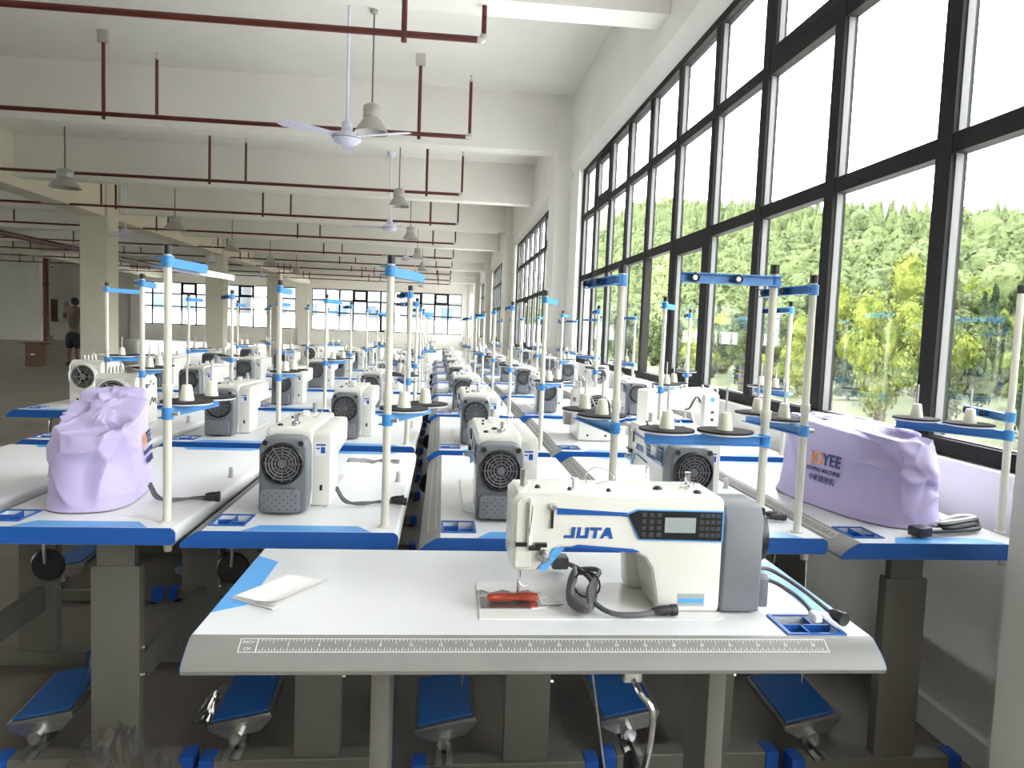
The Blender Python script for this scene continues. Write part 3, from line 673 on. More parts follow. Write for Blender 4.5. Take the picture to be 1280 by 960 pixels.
# ------------------------------------------------------------------ dust bags over two machines
def make_bag(loc, rz, L, W, h0, h1, seed, label, textside):
    t = empty('dust_bag', loc, rz, label, 'bag')
    NU, NV = 168, 66; vs_ = []; fs = []
    off = Vector((seed*13.7, seed*5.1, 0))
    for j in range(NV+1):
        v = j/NV
        for i in range(NU):
            a = 2*PI*i/NU; c, s = math.cos(a), math.sin(a)
            ex = .36
            sc = (abs(c)**(1/ex*1.0)+abs(s)**(1/ex*1.0))**(-ex)
            ux, uy = c*sc, s*sc                       # rounded rectangle, |u| <= 1
            if v < .66:
                k = v/.66; r = 1.05-.10*k+.06*math.exp(-k*9); z = k*.97
            else:
                k = (v-.66)/.34; r = .95*math.cos(k*PI/2)**.75; z = .97+.03*math.sin(k*PI/2)
            x = ux*r*L/2; y = uy*r*W/2
            h = h0+(h1-h0)*(.5-x/L)                  # taller over the machine head end
            zz = z*h
            p = Vector((x, y, zz))
            q_ = Vector((p.x*1.0, p.y*1.1, p.z*.9))*8.5 + off
            q_ += Vector((noise.noise(p*5), noise.noise(p*5+off), noise.noise(p*5-off)))*.5
            ds, pt = noise.voronoi(q_)
            e_ = ds[1]-ds[0]
            tl = Vector((noise.cell(pt[0]*3), noise.cell(pt[0]*5+off), noise.cell(pt[0]*7)))
            amp = .017*math.exp(-e_*10) + .036*min(1, e_*2.6)*(q_-pt[0]).dot(tl-Vector((.5, .5, .5))) + .012*noise.noise(p*5+off) - .004
            flat = 1.0
            if uy*textside > 0:
                tx = max(0, min(1, (abs(x+.02)-L*.20)/(L*.16))); ty = max(0, min(1, (.985-abs(uy))/.1))
                flat = .05+.95*max(tx, ty)
            d = Vector((ux/(L/2), uy/(W/2), (1.2/h if v > .66 else .15/h))).normalized()
            if v < .66: d.z = 0
            p += d*amp*flat*min(1, .25+z*1.4)
            p.z = max(.0008 if j == 0 else .001, p.z)
            vs_.append(tuple(p))
    for j in range(NV):
        for i in range(NU):
            a = j*NU+i; b = j*NU+(i+1) % NU; fs.append((a, b, b+NU, a+NU))
    fs.append(tuple(range(NV*NU, (NV+1)*NU)))
    bm = bmesh.new(); bv = [bm.verts.new(p) for p in vs_]
    for f in fs: bm.faces.new([bv[i] for i in f])
    for _ in range(2): bmesh.ops.smooth_vert(bm, verts=[v for v in bv[NU:]], factor=.5, use_axis_x=True, use_axis_y=True, use_axis_z=True)
    mb = MB(); mb.frombm(bm); bo = mb.build('bag_film', 'bag', t)
    ys = textside*(W/2*1.0+.008); sgn = -textside
    for s_, size, mt_, dx, z_, bold in (('JO', .052, 'orange', -.036, .152, .0011), ('YEE', .052, 'navy', .032, .152, .0011), ('SEWING MACHINE', .0185, 'navy', 0, .116, .0003), ('中屹缝纫机', .024, 'navy', 0, .088, .0003)):
        x = (-.02 if textside > 0 else .02) + dx*sgn
        tilt = Vector((0, -textside*.085, 1))
        f = face((x, ys-textside*(z_-.1)*.12, z_), (sgn*-1*-1, 0, 0), tilt)
        text('lettering', s_, size, mt_, t, f, bold=bold, extrude=.0006)
    return t
make_bag((-1.01, 2.265, ZT+.003), R(-77), .52, .22, .20, .30, 3, 'lavender dust bag over a machine at the left, corner sagging, behind a cream post', 1)
make_bag((1.355, 2.225, ZT+.003), R(-80), .55, .26, .245, .285, 8, 'lavender dust bag over a machine at the right, beside the window sill', -1)

# ------------------------------------------------------------------ small things on the front table
def booklet():
    t = empty('instruction_leaflet', (-.305, 1.415, ZT+.0012), R(-32), 'white folded instruction leaflet on the left blue corner of the front table', 'leaflet')
    for k in range(3):
        vs_ = []; N = 8
        for i in range(N+1):
            for j in range(2):
                x = -.055+i*.11/N; y = (-.072, .072)[j]+.003*k; vs_.append((x+.002*k, y, .0012*k+.006*k*(i/N)**2+.004*math.sin(i*.9)*(k == 2)*.3))
        mb = MB(); fs = [(i*2, i*2+2, i*2+3, i*2+1) for i in range(N)]; mb.add(vs_, fs)
        mb.add([(a, b, c+.0009) for a, b, c in vs_], fs); pg = mb.build('page', 'paper', t)
    mb = MB()
    for i in range(9):
        y = -.055+i*.012; mb.box(-.045, .035-.02*(i % 3 == 1), y, y+.0035, .0125, .0128)
    return t
booklet()
t = empty('tool_packet', (.195-.03, 1.362, ZT+.0052), R(1), 'clear packet with red screwdrivers and white card on the bed of the nearest machine', 'packet')
for yy in (-.009, .004):
    MB().lathe2((-.065, yy, .008), (.035, yy+.006, .008), [(.003, 0), (.006, .1), (.006, .42), (.0035, .5), (.006, .6), (.006, .95), (.003, 1)], 10).build('screwdriver', 'redtool', t)
MB().box(.038, .082, -.022, .020, .0005, .0015).build('card', 'label', t)
mb = MB(); mb.box(.042, .078, -.015, -.013, .0017, .0019); mb.box(.042, .078, -.008, -.006, .0017, .0019); mb.box(.042, .070, -.001, .001, .0017, .0019); mb.box(.060, .074, .010, .016, .0017, .0019)
mb.build('card_print', 'print', t)
mb = MB(); N = 10; vs_ = [(-.085+i*.125/N, y, .016+.003*math.sin(i*1.7+y*90)) for i in range(N+1) for y in (-.026, -.008, .010, .026)]
vs_ = [(x, y, z if abs(y) < .02 else .002) for x, y, z in vs_]
mb.add(vs_, [(i*4+j, i*4+4+j, i*4+5+j, i*4+1+j) for i in range(N) for j in range(3)]); mb.build('packet_film', 'film', t)

def plug(mb, p, d, r=.009, L=.045):
    p = Vector(p); d = Vector(d).normalized()
    mb.lathe2(p, p+d*L, [(r*.5, 0), (r*.8, .2), (r, .4), (r, .75), (r*1.15, .78), (r*1.15, 1)], 12); return mb
z = ZT+.006
t = empty('power_cord', (.297, 1.40, ZT+.005), 0, 'coiled grey power cord with plug lying on the bed of the nearest machine', 'cord')
pts = [(.005, .135, .020), (.03, .09, .02)]
for k in range(3):
    o = .006*k
    pts += [(.045+o, .03, .014+.012*k), (.03-o, -.06, .012+.010*k), (.005, -.115-o*.6, .010+.006*k), (-.022, -.09, .014+.008*k), (-.012+o, -.01, .018+.010*k), (.012, .06-o, .022+.008*k)]
pts += [(.03, -.02, .036), (.02, -.08, .020), (.05, -.118, .008), (.10, -.122, .007), (.133, -.112, .008)]
MB().tube(smoothpath([(a-.02, b, c) for a, b, c in pts], 5), .0052, 7).build('cable', 'cable', t)
mb = MB(); plug(mb, (.108, -.112, .009), (1, .10, .02), .0095, .050); mb.build('connector', 'cableb', t)
mb = MB(); mb.box(-.045, -.008, .125, .165, .006, .034, .006); mb.build('plug', 'cable', t)
mb = MB()
for y in (.138, .152): mb.cyl((-.045, y, .022), (-.063, y, .022), .0022, n=6)
mb.build('plug_pin', 'chrome', t)
MB().ring((.0, -.03, .03), (.35, 1, 0), .026, .002, 16, 5).build('cord_tie', 'cableb', t)
t = empty('motor_cable', (.63, 1.36, ZT+.006), 0, 'two grey leads with plug ends from the nearest machine into the blue tray', 'cable')
MB().tube(smoothpath([(.022, .02, .062), (.05, .015, .058), (.085, -.03, .040), (.11, -.09, .020), (.118, -.10, .014)], 5), .0042, 7).build('lead', 'cable', t)
MB().tube(smoothpath([(.022, .0, .045), (.045, -.01, .042), (.07, -.05, .030), (.075, -.085, .022), (.075, -.10, .016)], 5), .0042, 7).build('lead', 'cable', t)
mb = MB(); plug(mb, (.116, -.095, .016), (.18, -.6, -.05), .0115, .034); mb.build('round_connector', 'cableb', t)
mb = MB(); mb.box(.067, .083, -.128, -.100, .006, .022, .003); mb.build('square_connector', 'label', t)
# leads lying behind the machines on the row tables
def leads(x, y, length, label):
    t = empty('motor_cable', (x, y, ZT+.003), 0, label, 'cable')
    MB().tube(smoothpath([(0, 0, .045), (.03, -.02, .012), (length*.45, .0, .006), (length*.8, .01, .006), (length, .0, .006)], 6), .004, 6).build('lead', 'cable', t)
    MB().tube(smoothpath([(0, .01, .05), (.025, .0, .015), (length*.4, -.02, .006), (length*.75, .02, .006), (length*.95, .035, .006)], 6), .004, 6).build('lead', 'cable', t)
    mb = MB(); plug(mb, (length*.95, .0, .011), (1, .0, 0), .010, .045); plug(mb, (length*.92, .034, .011), (1, .1, 0), .009, .04); mb.build('connector', 'cableb', t)
leads(-.30, 2.12, .17, 'grey leads with connectors at the back edge of the nearest table left of the aisle')
leads(-.83, 2.13, .16, 'dark leads with connectors beside the left purple bag')
leads(.83, 2.0, .15, 'dark leads with connectors at the foot of the post near the right bag')
t = empty('bundled_cord', (1.475, 1.905, ZT+.002), R(18), 'bundled black and white power cord with black plug in front of the right purple bag', 'cord')
pts = [(-.13, -.01, .012)]
for k in range(3): pts += [(-.06, -.025+.006*k, .012+.008*k), (.06, -.03+.01*k, .010+.01*k), (.10, .0, .014+.008*k), (.06, .03-.006*k, .016+.008*k), (-.04, .02-.008*k, .016+.006*k)]
MB().tube(smoothpath(pts, 5), .0052, 7).build('cable', 'cableb', t)
MB().tube(smoothpath([(a+.004, b+.011, c+.004) for a, b, c in pts], 5), .0045, 7).build('cable', 'label', t)
mb = MB(); mb.box(-.175, -.125, -.03, .012, .003, .030, .006); mb.build('plug', 'cableb', t)
mb = MB(); N = 10; rr_ = random.Random(5)
vs_ = [((i/N-.5)*.20, (j/4-.5)*.075+.01*math.sin(i), .003+.008*rr_.random()) for i in range(N+1) for j in range(5)]
mb.add(vs_, [(i*5+j, i*5+5+j, i*5+6+j, i*5+1+j) for i in range(N) for j in range(4)])
o = mb.build('plastic_sleeve', 'film', None, (-.255, 2.80, ZT)); tag(o, 'crumpled clear plastic sleeve on the nearest table left of the aisle', 'plastic bag')

# crumpled clear plastic on the floor and under the tables
def crumple(name, loc, rx, ry, h, seed, label):
    mb = MB(); N = 26; vs_ = []; fs = []
    for i in range(N+1):
        for j in range(N+1):
            x = (i/N-.5)*2; y = (j/N-.5)*2; p = Vector((x*1.5, y*1.5, seed))
            a = 1-abs(noise.noise(p)); b = 1-abs(noise.noise(p*2.3+Vector((4, 1, 0))))
            zz = max(0, (1-(x*x+y*y)*.75))*h*(.25+.75*a*a) + h*.25*(b**3)
            k = 1+.25*noise.noise(p*.8+Vector((9, 9, 9)))
            vs_.append((x*rx*k, y*ry*k, max(.003, zz)))
    for i in range(N):
        for j in range(N):
            a = i*(N+1)+j; fs.append((a, a+N+1, a+N+2, a+1))
    mb.add(vs_, fs); return tag(mb.build(name, 'film', None, loc, flat=True), label, 'plastic bag')
crumple('plastic_wrap', (-.80, 1.86, 0), .15, .11, .24, 1.3, 'crumpled clear plastic wrap on the floor by the foot of the left bag table')
crumple('plastic_wrap', (-.66, 2.42, 0), .11, .11, .08, 4.1, 'clear plastic scrap on the floor under the second row of tables')

# ------------------------------------------------------------------ ceiling services
PY = [2.3, 5.85, 9.1, 12.95, 16.6, 20.4, 24.7, 28.4, 32.0, 35.9, 39.2]
for k, y in enumerate(PY):
    zp = 3.67 - (.09 if k == 1 else 0)
    t = empty('sprinkler_pipe', (.24, y, zp), 0, 'red brown sprinkler pipe across the ceiling, %s from the camera' % (['first', 'second', 'third', 'fourth', 'fifth', 'sixth', 'seventh', 'eighth', 'ninth', 'tenth', 'eleventh'][max(0, k-1)]) if k else 'red brown sprinkler pipe above and behind the camera', 'pipe', 'sprinkler pipes')
    MB().cyl((-25, 0, 0), (-.03, 0, 0), .026, n=10).build('pipe_run', 'pipe', t)
    el = MB().tube(smoothpath([(-.05, 0, 0), (-.01, 0, .002), (0, 0, .04)], 4), .029, 8).build('elbow', 'pipeweld', t)
    for j, x in enumerate((0, -3.7, -7.7, -11.6, -15.5, -19.4)):
        dr = MB().cyl((x, 0, .03), (x, 0, .66), .020, n=8).build('sprinkler_drop', 'pipe', t)
        MB().lathe2((x, 0, .66), (x, 0, .74), [(.022, 0), (.022, .3), (.009, .35), (.009, .8), (.018, .85), (.018, 1)], 10).build('sprinkler_head', 'pipeweld', dr)
    for x in (-.62, -4.3, -8.0 if k % 2 else -7.4, -12.2, -16.1, -20.0):
        hg = MB().cyl((x, 0, -.06), (x, 0, CEIL-zp-.14), .022, n=8).build('hanger', 'pipe', t)
        MB().box(x-.06, x+.06, -.03, .03, CEIL-zp-.14, CEIL-zp, .004).build('hanger_plate', 'pipeweld', hg)
t = empty('main_pipe', (-18.4, 35.5, 0), 0, 'thick red riser pipe rising from the floor to the left partition ceiling', 'pipe')
MB().cyl((0, 0, 0), (0, 0, 4.15), .13, n=14).build('riser', 'pipe', t)
for z_ in (1.2, 2.6): MB().lathe2((0, 0, z_), (0, 0, z_+.12), [(.15, 0), (.15, 1)], 14).build('coupling', 'pipe', t)
t = empty('main_pipe', (-12.5, 10, 3.52), 0, 'thick red main pipe running along the left bay under the ceiling', 'pipe')
MB().cyl((0, -2, 0), (0, 30, 0), .08, n=12).build('pipe_run', 'pipe', t)
for y in (0, 9, 18, 27): MB().cyl((0, y, .07), (0, y, CEIL-3.52), .015, n=6).build('hanger', 'pipe', t)

def ceiling_fan():
    t = empty('ceiling_fan', (0, 0, CEIL))
    MB().lathe2((0, 0, 0), (0, 0, -.12), [(.07, 0), (.075, .3), (.05, .9), (.02, 1)], 18).build('canopy', 'fan', t)
    MB().cyl((0, 0, -.11), (0, 0, -1.30), .014, n=10).build('down_rod', 'fan', t)
    MB().lathe2((0, 0, -1.24), (0, 0, -1.36), [(.02, 0), (.05, .25), (.06, .8), (.045, 1)], 18).build('coupling_cover', 'fan', t)
    h = MB().lathe2((0, 0, -1.36), (0, 0, -1.50), [(.05, 0), (.12, .15), (.145, .45), (.145, .6), (.11, .85), (.05, .97), (.0, 1)], 28, caps=False).build('motor_housing', 'fan', t)
    MB().ring((0, 0, -1.436), (0, 0, 1), .146, .004, 28, 5).build('housing_band', 'lamprod', h)
    for k in range(3):
        a = 2*PI*k/3+R(14); mt = rotz(a) @ Matrix.Rotation(R(9), 4, 'X')
        zc = -1.415
        mb = MB(); vs_ = []; N = 8
        for i in range(N+1):
            u = i/N; x = .13+u*.58; wd = .045+.03*math.sin(min(1, u*1.3)*PI*.5)
            if i == N: wd *= .55
            for y, dz in ((-wd, 0), (wd, 0), (wd, .006), (-wd, .006)): vs_.append(tuple((rotz(a) @ Matrix.Translation((x, 0, zc)) @ Matrix.Rotation(R(10), 4, 'X')) @ Vector((0, y, dz))))
        fs = [(0, 1, 2, 3), tuple(N*4+q_ for q_ in (3, 2, 1, 0))]
        for i in range(N):
            for q_ in range(4): fs.append((i*4+q_, i*4+(q_+1) % 4, i*4+4+(q_+1) % 4, i*4+4+q_))
        mb.add(vs_, fs); mb.build('blade', 'fan', t)
    return t
def lamp():
    t = empty('pendant_lamp', (0, 0, CEIL))
    MB().lathe2((0, 0, 0), (0, 0, -.05), [(.05, 0), (.06, .6), (.02, 1)], 14).build('canopy', 'lamp', t)
    MB().cyl((0, 0, -.05), (0, 0, -.98), .013, n=8).build('rod', 'lamprod', t)
    h = MB().lathe2((0, 0, -.96), (0, 0, -1.12), [(.03, 0), (.10, .1), (.135, .35), (.14, .9), (.12, 1)], 24).build('housing', 'lamp', t)
    for z_ in (-1.00, -1.04): MB().ring((0, 0, z_), (0, 0, 1), .135, .006, 24, 5).build('cooling_rib', 'lamp', h)
    MB().lathe2((0, 0, -1.11), (0, 0, -1.27), [(.12, 0), (.15, .2), (.235, .75), (.26, .97), (.262, 1), (.255, .98), (.145, .22), (.11, .05)], 28, caps=False).build('shade', 'lamp', t)
    return t
fan0 = ceiling_fan(); lamp0 = lamp()
for i, (x, y) in enumerate([(-1.04, 7.6), (-1.1, 14.2), (-1.1, 20.4), (-1.1, 26.8), (-1.1, 33.2), (-7.55, 18.0), (-7.6, 24.6), (-7.6, 31.0), (-14.0, 12.3), (-13.5, 21.0), (-13.5, 30.0), (-20.5, 27.0)]):
    o = fan0 if i == 0 else copy_tree(fan0); o.location = (x, y, CEIL); o.rotation_euler = (0, 0, R([81, 35, 70, 20, 50, 15, 60, 90, 25, 40, 10, 0][i]))
    lab = ['nearest', 'second', 'third', 'fourth', 'fifth'][i] + ' white ceiling fan hanging over the table rows' if i < 5 else (['first', 'second', 'third'][i-5] + ' white ceiling fan hanging beside the square columns' if i < 8 else ['nearest', 'second', 'third', 'leftmost'][i-8] + ' ceiling fan in the dark left bay')
    tag(o, lab, 'fan', 'ceiling fans')
for i, (x, y) in enumerate([(-.83, 7.95), (-.83, 12.6), (-.85, 17.2), (-.85, 21.8), (-.85, 26.5), (-6.2, 12.55), (-6.25, 17.5), (-6.3, 22.2), (-6.3, 26.9), (-6.3, 31.5), (-11.5, 17.5), (-11.5, 26.5)]):
    o = lamp0 if i == 0 else copy_tree(lamp0); o.location = (x, y, CEIL); o.scale = (.68, .68, 1) if i < 5 else (.92, .92, 1)
    lab = (['nearest', 'second', 'third', 'fourth', 'fifth'][i] + ' grey bell pendant lamp hanging over the centre aisle' if i < 5 else ['nearest', 'second', 'third', 'fourth', 'fifth'][i-5] + ' grey bell pendant lamp hanging near the columns' if i < 10 else ['nearer', 'farther'][i-10]+' grey bell pendant lamp in the dark left bay')
    tag(o, lab, 'lamp', 'pendant lamps')
t = empty('smoke_detector', (-2.75, 13.4, CEIL), 0, 'small round smoke detector on the ceiling left of the nearest fan', 'detector')
MB().lathe2((0, 0, 0), (0, 0, -.05), [(.11, 0), (.115, .4), (.08, .8), (.03, 1)], 20).build('housing', 'lamp', t)
MB().lathe2((0, 0, -.05), (0, 0, -.07), [(.04, 0), (.03, 1)], 14).build('sensor', 'lamprod', t)

# ------------------------------------------------------------------ far left: box, panel, person
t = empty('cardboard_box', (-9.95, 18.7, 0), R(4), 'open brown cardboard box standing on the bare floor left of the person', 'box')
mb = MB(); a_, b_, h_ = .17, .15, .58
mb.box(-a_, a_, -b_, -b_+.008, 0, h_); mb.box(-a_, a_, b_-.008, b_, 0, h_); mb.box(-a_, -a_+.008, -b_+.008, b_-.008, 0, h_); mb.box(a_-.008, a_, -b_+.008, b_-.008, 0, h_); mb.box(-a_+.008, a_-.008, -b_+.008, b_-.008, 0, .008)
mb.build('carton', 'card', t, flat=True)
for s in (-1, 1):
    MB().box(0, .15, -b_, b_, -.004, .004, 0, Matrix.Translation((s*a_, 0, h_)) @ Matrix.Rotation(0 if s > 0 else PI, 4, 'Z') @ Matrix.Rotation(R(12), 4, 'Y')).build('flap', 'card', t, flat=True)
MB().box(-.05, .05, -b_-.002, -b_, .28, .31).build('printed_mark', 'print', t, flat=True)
t = empty('lit_window_board', (-18.75, 37.9, .95), 0, 'white board standing in for a lit window, with dark frame, on the far left wall', 'cabinet')  # white board stands in for a small lit window
MB().box(-.3, .5, -.1, .1, 0, 1.05, .01).build('carcass', 'label', t); MB().box(-.02, .46, -.115, -.1, .1, .95).build('panel', 'lamp', t)
MB().box(-.62, -.32, -.12, -.09, -.05, 1.05).build('door', 'card', t); 
tag(MB().box(-19.4, -17.6, 38.05, 38.25, 0, CEIL).build('wall_recess', 'wall', flat=True), kind='structure')

def skinned(name, mt, verts, edges, radii, parent, sub=2, root=0):
    me = bpy.data.meshes.new(name); me.from_pydata(verts, edges, []); o = bpy.data.objects.new(name, me); col.objects.link(o)
    md = o.modifiers.new('s', 'SKIN'); md.use_smooth_shade = True
    for i, r in enumerate(radii):
        sv = me.skin_vertices[0].data[i]; sv.radius = r if isinstance(r, tuple) else (r, r); sv.use_root = (i == root)
    ss = o.modifiers.new('u', 'SUBSURF'); ss.levels = sub; ss.render_levels = sub
    me2 = bpy.data.meshes.new_from_object(o.evaluated_get(bpy.context.evaluated_depsgraph_get()))
    o.modifiers.clear(); o.data = me2; me2.name = name; me2.materials.clear(); me2.materials.append(M[mt])
    me2.polygons.foreach_set('use_smooth', [True]*len(me2.polygons)); o.parent = parent; return o
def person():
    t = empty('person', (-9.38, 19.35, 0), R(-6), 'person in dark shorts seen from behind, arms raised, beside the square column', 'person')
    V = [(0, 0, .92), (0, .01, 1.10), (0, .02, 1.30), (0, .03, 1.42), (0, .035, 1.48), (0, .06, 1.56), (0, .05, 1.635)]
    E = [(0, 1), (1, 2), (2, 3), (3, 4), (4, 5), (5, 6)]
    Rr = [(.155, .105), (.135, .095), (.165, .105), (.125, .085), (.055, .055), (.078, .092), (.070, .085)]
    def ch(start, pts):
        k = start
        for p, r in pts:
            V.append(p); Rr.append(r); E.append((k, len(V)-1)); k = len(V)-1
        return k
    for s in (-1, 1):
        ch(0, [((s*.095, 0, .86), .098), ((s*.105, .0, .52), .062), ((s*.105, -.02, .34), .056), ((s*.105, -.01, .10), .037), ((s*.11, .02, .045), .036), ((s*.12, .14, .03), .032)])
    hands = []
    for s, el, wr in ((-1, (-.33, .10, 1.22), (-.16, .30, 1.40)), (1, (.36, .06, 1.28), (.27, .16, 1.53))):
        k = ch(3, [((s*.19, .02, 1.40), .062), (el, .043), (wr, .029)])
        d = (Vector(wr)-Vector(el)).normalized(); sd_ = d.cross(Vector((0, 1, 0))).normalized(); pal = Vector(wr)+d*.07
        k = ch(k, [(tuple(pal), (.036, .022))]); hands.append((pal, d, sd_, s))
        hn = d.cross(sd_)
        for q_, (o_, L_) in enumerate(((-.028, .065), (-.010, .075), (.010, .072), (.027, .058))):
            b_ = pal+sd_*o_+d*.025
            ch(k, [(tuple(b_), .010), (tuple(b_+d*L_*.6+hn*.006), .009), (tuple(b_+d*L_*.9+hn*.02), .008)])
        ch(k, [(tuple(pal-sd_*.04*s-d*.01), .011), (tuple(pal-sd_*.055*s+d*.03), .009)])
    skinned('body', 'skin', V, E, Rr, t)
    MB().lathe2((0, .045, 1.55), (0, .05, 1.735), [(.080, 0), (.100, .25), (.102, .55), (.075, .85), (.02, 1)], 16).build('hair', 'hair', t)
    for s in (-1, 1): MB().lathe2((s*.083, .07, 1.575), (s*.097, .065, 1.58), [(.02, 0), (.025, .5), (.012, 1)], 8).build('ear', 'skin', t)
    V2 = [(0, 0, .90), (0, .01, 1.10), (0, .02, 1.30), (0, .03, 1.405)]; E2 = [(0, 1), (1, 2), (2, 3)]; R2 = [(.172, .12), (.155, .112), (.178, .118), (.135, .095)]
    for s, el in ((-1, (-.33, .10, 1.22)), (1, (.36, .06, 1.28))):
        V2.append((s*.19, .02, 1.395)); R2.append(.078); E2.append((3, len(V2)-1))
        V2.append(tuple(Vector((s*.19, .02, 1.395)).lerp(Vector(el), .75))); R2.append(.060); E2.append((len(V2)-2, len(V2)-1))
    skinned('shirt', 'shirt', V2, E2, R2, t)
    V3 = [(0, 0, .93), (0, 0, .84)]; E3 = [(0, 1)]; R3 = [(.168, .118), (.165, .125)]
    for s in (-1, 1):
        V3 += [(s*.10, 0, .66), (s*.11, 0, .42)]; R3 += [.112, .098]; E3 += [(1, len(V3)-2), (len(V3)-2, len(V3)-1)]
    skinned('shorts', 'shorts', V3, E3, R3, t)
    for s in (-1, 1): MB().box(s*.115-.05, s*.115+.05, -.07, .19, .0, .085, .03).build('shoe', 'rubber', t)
    return t
person()

# ------------------------------------------------------------------ outside: hillside, trees, neighbouring buildings
def ground_h(x, y):
    d = max(0, x-26-.05*max(0, y-40))
    rise = max(12, 25+.13*(y-171))
    s = min(1, d/110); s = s*s*(3-2*s)*.4+s*.6
    return -3 + s*rise*1.35 + 1.2*noise.noise(Vector((x*.03, y*.03, 0)))*min(1, d/10)
mb = MB(); NX, NY = 46, 90; vs_ = []
for i in range(NX+1):
    for j in range(NY+1):
        x = 18+(i/NX)**1.3*190; y = -150+(j/NY)**1.3*1000; vs_.append((x, y, ground_h(x, y)))
mb.add(vs_, [(i*(NY+1)+j, (i+1)*(NY+1)+j, (i+1)*(NY+1)+j+1, i*(NY+1)+j+1) for i in range(NX) for j in range(NY)])
tag(mb.build('hillside', 'soil'), kind='structure')
tag(MB().box(2.0, 20.5, -160, 320, -3.3, -2.98).build('yard_right', 'yard', flat=True), kind='structure')
tag(MB().box(-160, 2.6, -160, YF-.3, -3.3, -3.0).build('yard_front', 'yard', flat=True), kind='structure')
tag(MB().box(-160, XL-.3, YF-.3, YB+.4, -3.3, -3.0).build('yard_left', 'yard', flat=True), kind='structure')
tag(MB().box(-160, 2.6, YB+.4, 320, -3.3, -3.0).build('yard_back', 'yard', flat=True), kind='structure')
def crown_mesh(name, seed, n, kind, mt, leaf, nl=12, lr=(.16, .30)):
    rg = random.Random(seed); vs_ = []; fs = []
    lobes = [(Vector((rg.gauss(0, .27), rg.gauss(0, .27), .60+rg.gauss(0, .22))), rg.uniform(*lr)) for _ in range(nl)] + [(Vector((0, 0, .58)), .40)]
    for _ in range(n):
        if kind == 'con':
            h = rg.random()**1.4; a = rg.uniform(0, 2*PI); r = (1-h)*.26*rg.uniform(.55, 1)+.01
            p = Vector((r*math.cos(a), r*math.sin(a), .06+h*.94)); nr = Vector((math.cos(a), math.sin(a), .5))
        else:
            c, r = rg.choice(lobes); d = Vector((rg.gauss(0, 1), rg.gauss(0, 1), rg.gauss(0, 1))).normalized(); p = c+d*r*rg.uniform(.75, 1.05); nr = d
        nr = (nr+Vector((rg.gauss(0, .45), rg.gauss(0, .45), rg.gauss(0, .45)))).normalized()
        a = nr.orthogonal().normalized(); a.rotate(Matrix.Rotation(rg.uniform(0, 6.28), 3, nr)); b = nr.cross(a); s = leaf*rg.uniform(.6, 1.3); o = len(vs_)
        vs_ += [tuple(p+a*s), tuple(p+b*s*.6+nr*s*.15), tuple(p-a*s), tuple(p-b*s*.6+nr*s*.15)]; fs.append((o, o+1, o+2, o+3))
    if kind != 'con':       # dense core so that no sky shows through the crown
        for c, r in lobes:
            bm = bmesh.new(); bmesh.ops.create_icosphere(bm, subdivisions=2, radius=r*.78)
            o = len(vs_); bm.verts.index_update()
            vs_ += [tuple(v.co*(1+.25*noise.noise(v.co*9+c*5))+c) for v in bm.verts]; fs += [tuple(v.index+o for v in f.verts) for f in bm.faces]; bm.free()
    else:
        k = MB().lathe2((0, 0, .05), (0, 0, 1), [(.21, 0), (.16, .3), (.09, .65), (.005, 1)], 9); o = len(vs_); vs_ += k.v; fs += [tuple(i+o for i in f) for f in k.f]
    if kind != 'con':       # unit crown: half a unit of radius, from .08 to 1 in height
        rr_ = max(math.hypot(p[0], p[1]) for p in vs_); z0 = min(p[2] for p in vs_); z1 = max(p[2] for p in vs_)
        vs_ = [(p[0]*.52/rr_, p[1]*.52/rr_, .06+.94*(p[2]-z0)/(z1-z0)) for p in vs_]
    me = bpy.data.meshes.new(name); me.from_pydata(vs_, [], fs); me.materials.append(M[mt]); return me
trunk = MB().lathe2((0, 0, -.05), (0, 0, .5), [(.035, 0), (.022, 1)], 8).build('trunk', 'bark'); trunk_me = trunk.data; bpy.data.objects.remove(trunk)
CR = [crown_mesh('crown', 11+k, 2000, 'dec', 'leaf', .050) for k in range(3)]
CRY = crown_mesh('crown', 31, 9000, 'dec', 'leafy', .026, 26, (.12, .22)); CRC = crown_mesh('crown', 41, 700, 'con', 'needle', .05)
def tree(x, y, h, w_, me, label, group, name='tree', sink=.0):
    t = empty(name, (x, y, ground_h(x, y)-sink), rnd.uniform(0, 6.28), label, 'tree', group); t.scale = (w_, w_, h)
    for nm_, m_ in (('crown', me), ('trunk', trunk_me)):
        o = bpy.data.objects.new(nm_, m_); col.objects.link(o); o.parent = t
    return t
tree(22.0, 34.2, 9.2, 8.4, CRY, 'tall yellow green leafy tree nearest the window above the right bag', None)
FOOT = [(23.5, 23.5, 5.0, 6.0, 'first'), (24, 45.5, 6.2, 7, 'second'), (24, 56, 6, 7, 'third'), (25, 68, 7, 7, 'fourth'), (26, 84, 7, 8, 'fifth')]
for k, (x, y, h, w_, od) in enumerate(FOOT):
    tree(x, y, h, w_, CRY if k % 2 else CR[k % 3], od + ' leafy tree from the right along the foot of the hill outside the windows', 'trees at the foot of the hill')
placed = [(22.0, 34.2, 8.4)] + [(a, b, c) for a, b, _, c, _ in FOOT]
rg = random.Random(3)
cand = []
for _ in range(16000):
    y = 14+rg.random()**1.7*620; x = 26+.05*max(0, y-40)+rg.random()**1.2*118
    cand.append((x, y))
cand.sort(key=lambda p: p[0]**2+p[1]**2)
mbf = MB(); ico = bmesh.new(); bmesh.ops.create_icosphere(ico, subdivisions=2, radius=1); ico.verts.index_update()
IV = [v.co.copy() for v in ico.verts]; IF = [[v.index for v in f.verts] for f in ico.faces]; ico.free()
def free(x, y, r):
    for a, b, q_ in placed[-900:]:
        if abs(a-x) < r and abs(b-y) < r and (a-x)**2+(b-y)**2 < (.5*(q_+r))**2: return False
    return True
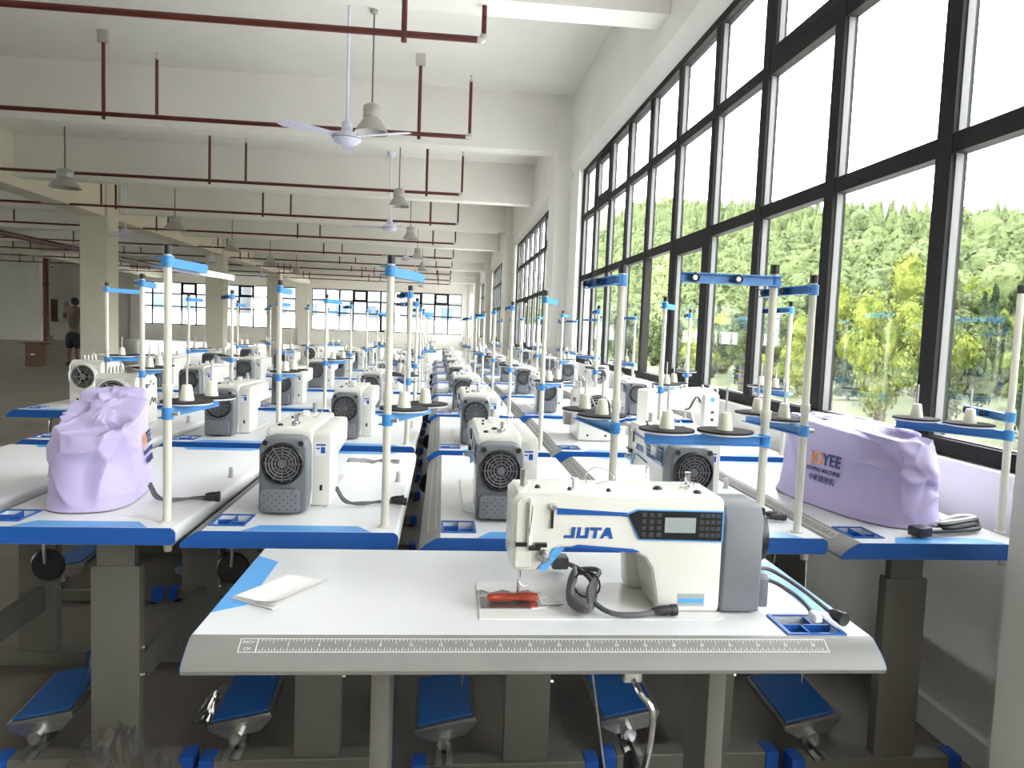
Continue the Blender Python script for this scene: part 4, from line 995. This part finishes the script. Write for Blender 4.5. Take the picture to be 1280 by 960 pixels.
nt_ = 0
for x, y in cand:
    w_ = rg.uniform(3.6, 6.2)+.006*y; h = w_*rg.uniform(.9, 1.3)
    if not free(x, y, w_*(1.0 if nt_ < 285 else .80)): continue
    placed.append((x, y, w_*(1.0 if nt_ < 285 else .80)))
    d = x-26-.05*max(0, y-40)
    con = d > 84 and rg.random() < .75 or rg.random() < .10
    if nt_ < 285:
        nt_ += 1
        if con: tree(x, y, h*1.35, w_*.9, CRC, 'dark conifer growing on the wooded hill outside the windows', 'conifers on the hill')
        else: tree(x, y, h, w_, CR[nt_ % 3] if rg.random() < .85 else CRY, 'green broadleaf tree growing on the wooded hill outside the windows', 'broadleaf trees on the hill', sink=.6)
    else:
        z0 = ground_h(x, y)
        if con:
            mbf.lathe2((x, y, z0), (x, y, z0+h*1.25), [(w_*.28, 0), (w_*.22, .3), (w_*.12, .65), (.05, 1)], 7)
        else:
            sd_ = Vector((rg.random()*50, rg.random()*50, 0))
            mbf.add([(x+v.x*w_*.55*(1+.35*noise.noise(v*2.5+sd_)), y+v.y*w_*.55*(1+.35*noise.noise(v*2.5+sd_)), z0+h*.35+v.z*h*.55*(1+.4*noise.noise(v*3+sd_))) for v in IV], IF)
            for _ in range(55):
                v = Vector((rg.gauss(0, 1), rg.gauss(0, 1), abs(rg.gauss(0, 1)))).normalized(); k_ = rg.uniform(.9, 1.15)
                c_ = Vector((x+v.x*w_*.55*k_, y+v.y*w_*.55*k_, z0+h*.35+v.z*h*.55*k_)); a_ = Vector((rg.uniform(-1, 1), rg.uniform(-1, 1), rg.uniform(-1, 1)))*.75; b_ = Vector((rg.uniform(-1, 1), rg.uniform(-1, 1), rg.uniform(-1, 1)))*.75
                mbf.add([c_, c_+a_, c_+a_+b_, c_+b_], [(0, 1, 2, 3)])
# conifers along the crest
o = mbf.build('forest', 'leaf'); tag(o, 'dense distant forest covering the upper hillside outside the windows', 'forest', kind='stuff')
# neighbouring blocks beyond the back wall
def block(x0, x1, y, h, label, floors):
    t = empty('apartment_building', ((x0+x1)/2, y, -3), 0, label, 'building')
    W_ = (x1-x0)/2
    MB().box(-W_, W_, 0, 9, 0, h).build('wall', 'building', t, flat=True)
    MB().box(-W_-.3, W_+.3, -.4, 9.3, h, h+.4).build('roof_slab', 'bband', t, flat=True)
    n = int(W_*2/3.0)
    for f in range(floors):
        z0 = 5.2+f*3.0
        if z0+1.6 > h: break
        MB().box(-W_, W_, -.25, 0, z0-1.0, z0-.75).build('floor_band', 'bband', t, flat=True)
        for i in range(n):
            x = -W_+(i+.5)*W_*2/n; wn = MB().box(x-.75, x+.75, -.06, .0, z0, z0+1.5).build('window', 'bband', t, flat=True)
            MB().box(x-.68, x+.68, -.09, -.062, z0+.07, z0+1.43).build('pane', 'bglass', wn, flat=True)
block(-36, -24, 84, 9.5, 'pale apartment block seen through the left end of the back windows', 3)
block(-21, -7, 88, 12, 'tall pale apartment block seen through the middle of the back windows', 4)
block(-5, 9, 82, 10, 'pale apartment block seen through the right end of the back windows', 3)
tag(MB().box(-60, 12, 60, 74, -3, 1.9).build('shed_roof', 'bwhite', flat=True), 'long low white shed below the back windows', 'building')
t = tag(MB().box(18.6, 18.9, 21.5, 40.0, -3, -2.0).build('boundary_wall', 'yellowwall', flat=True), 'low yellow wall outside the right windows below the trees', 'wall')
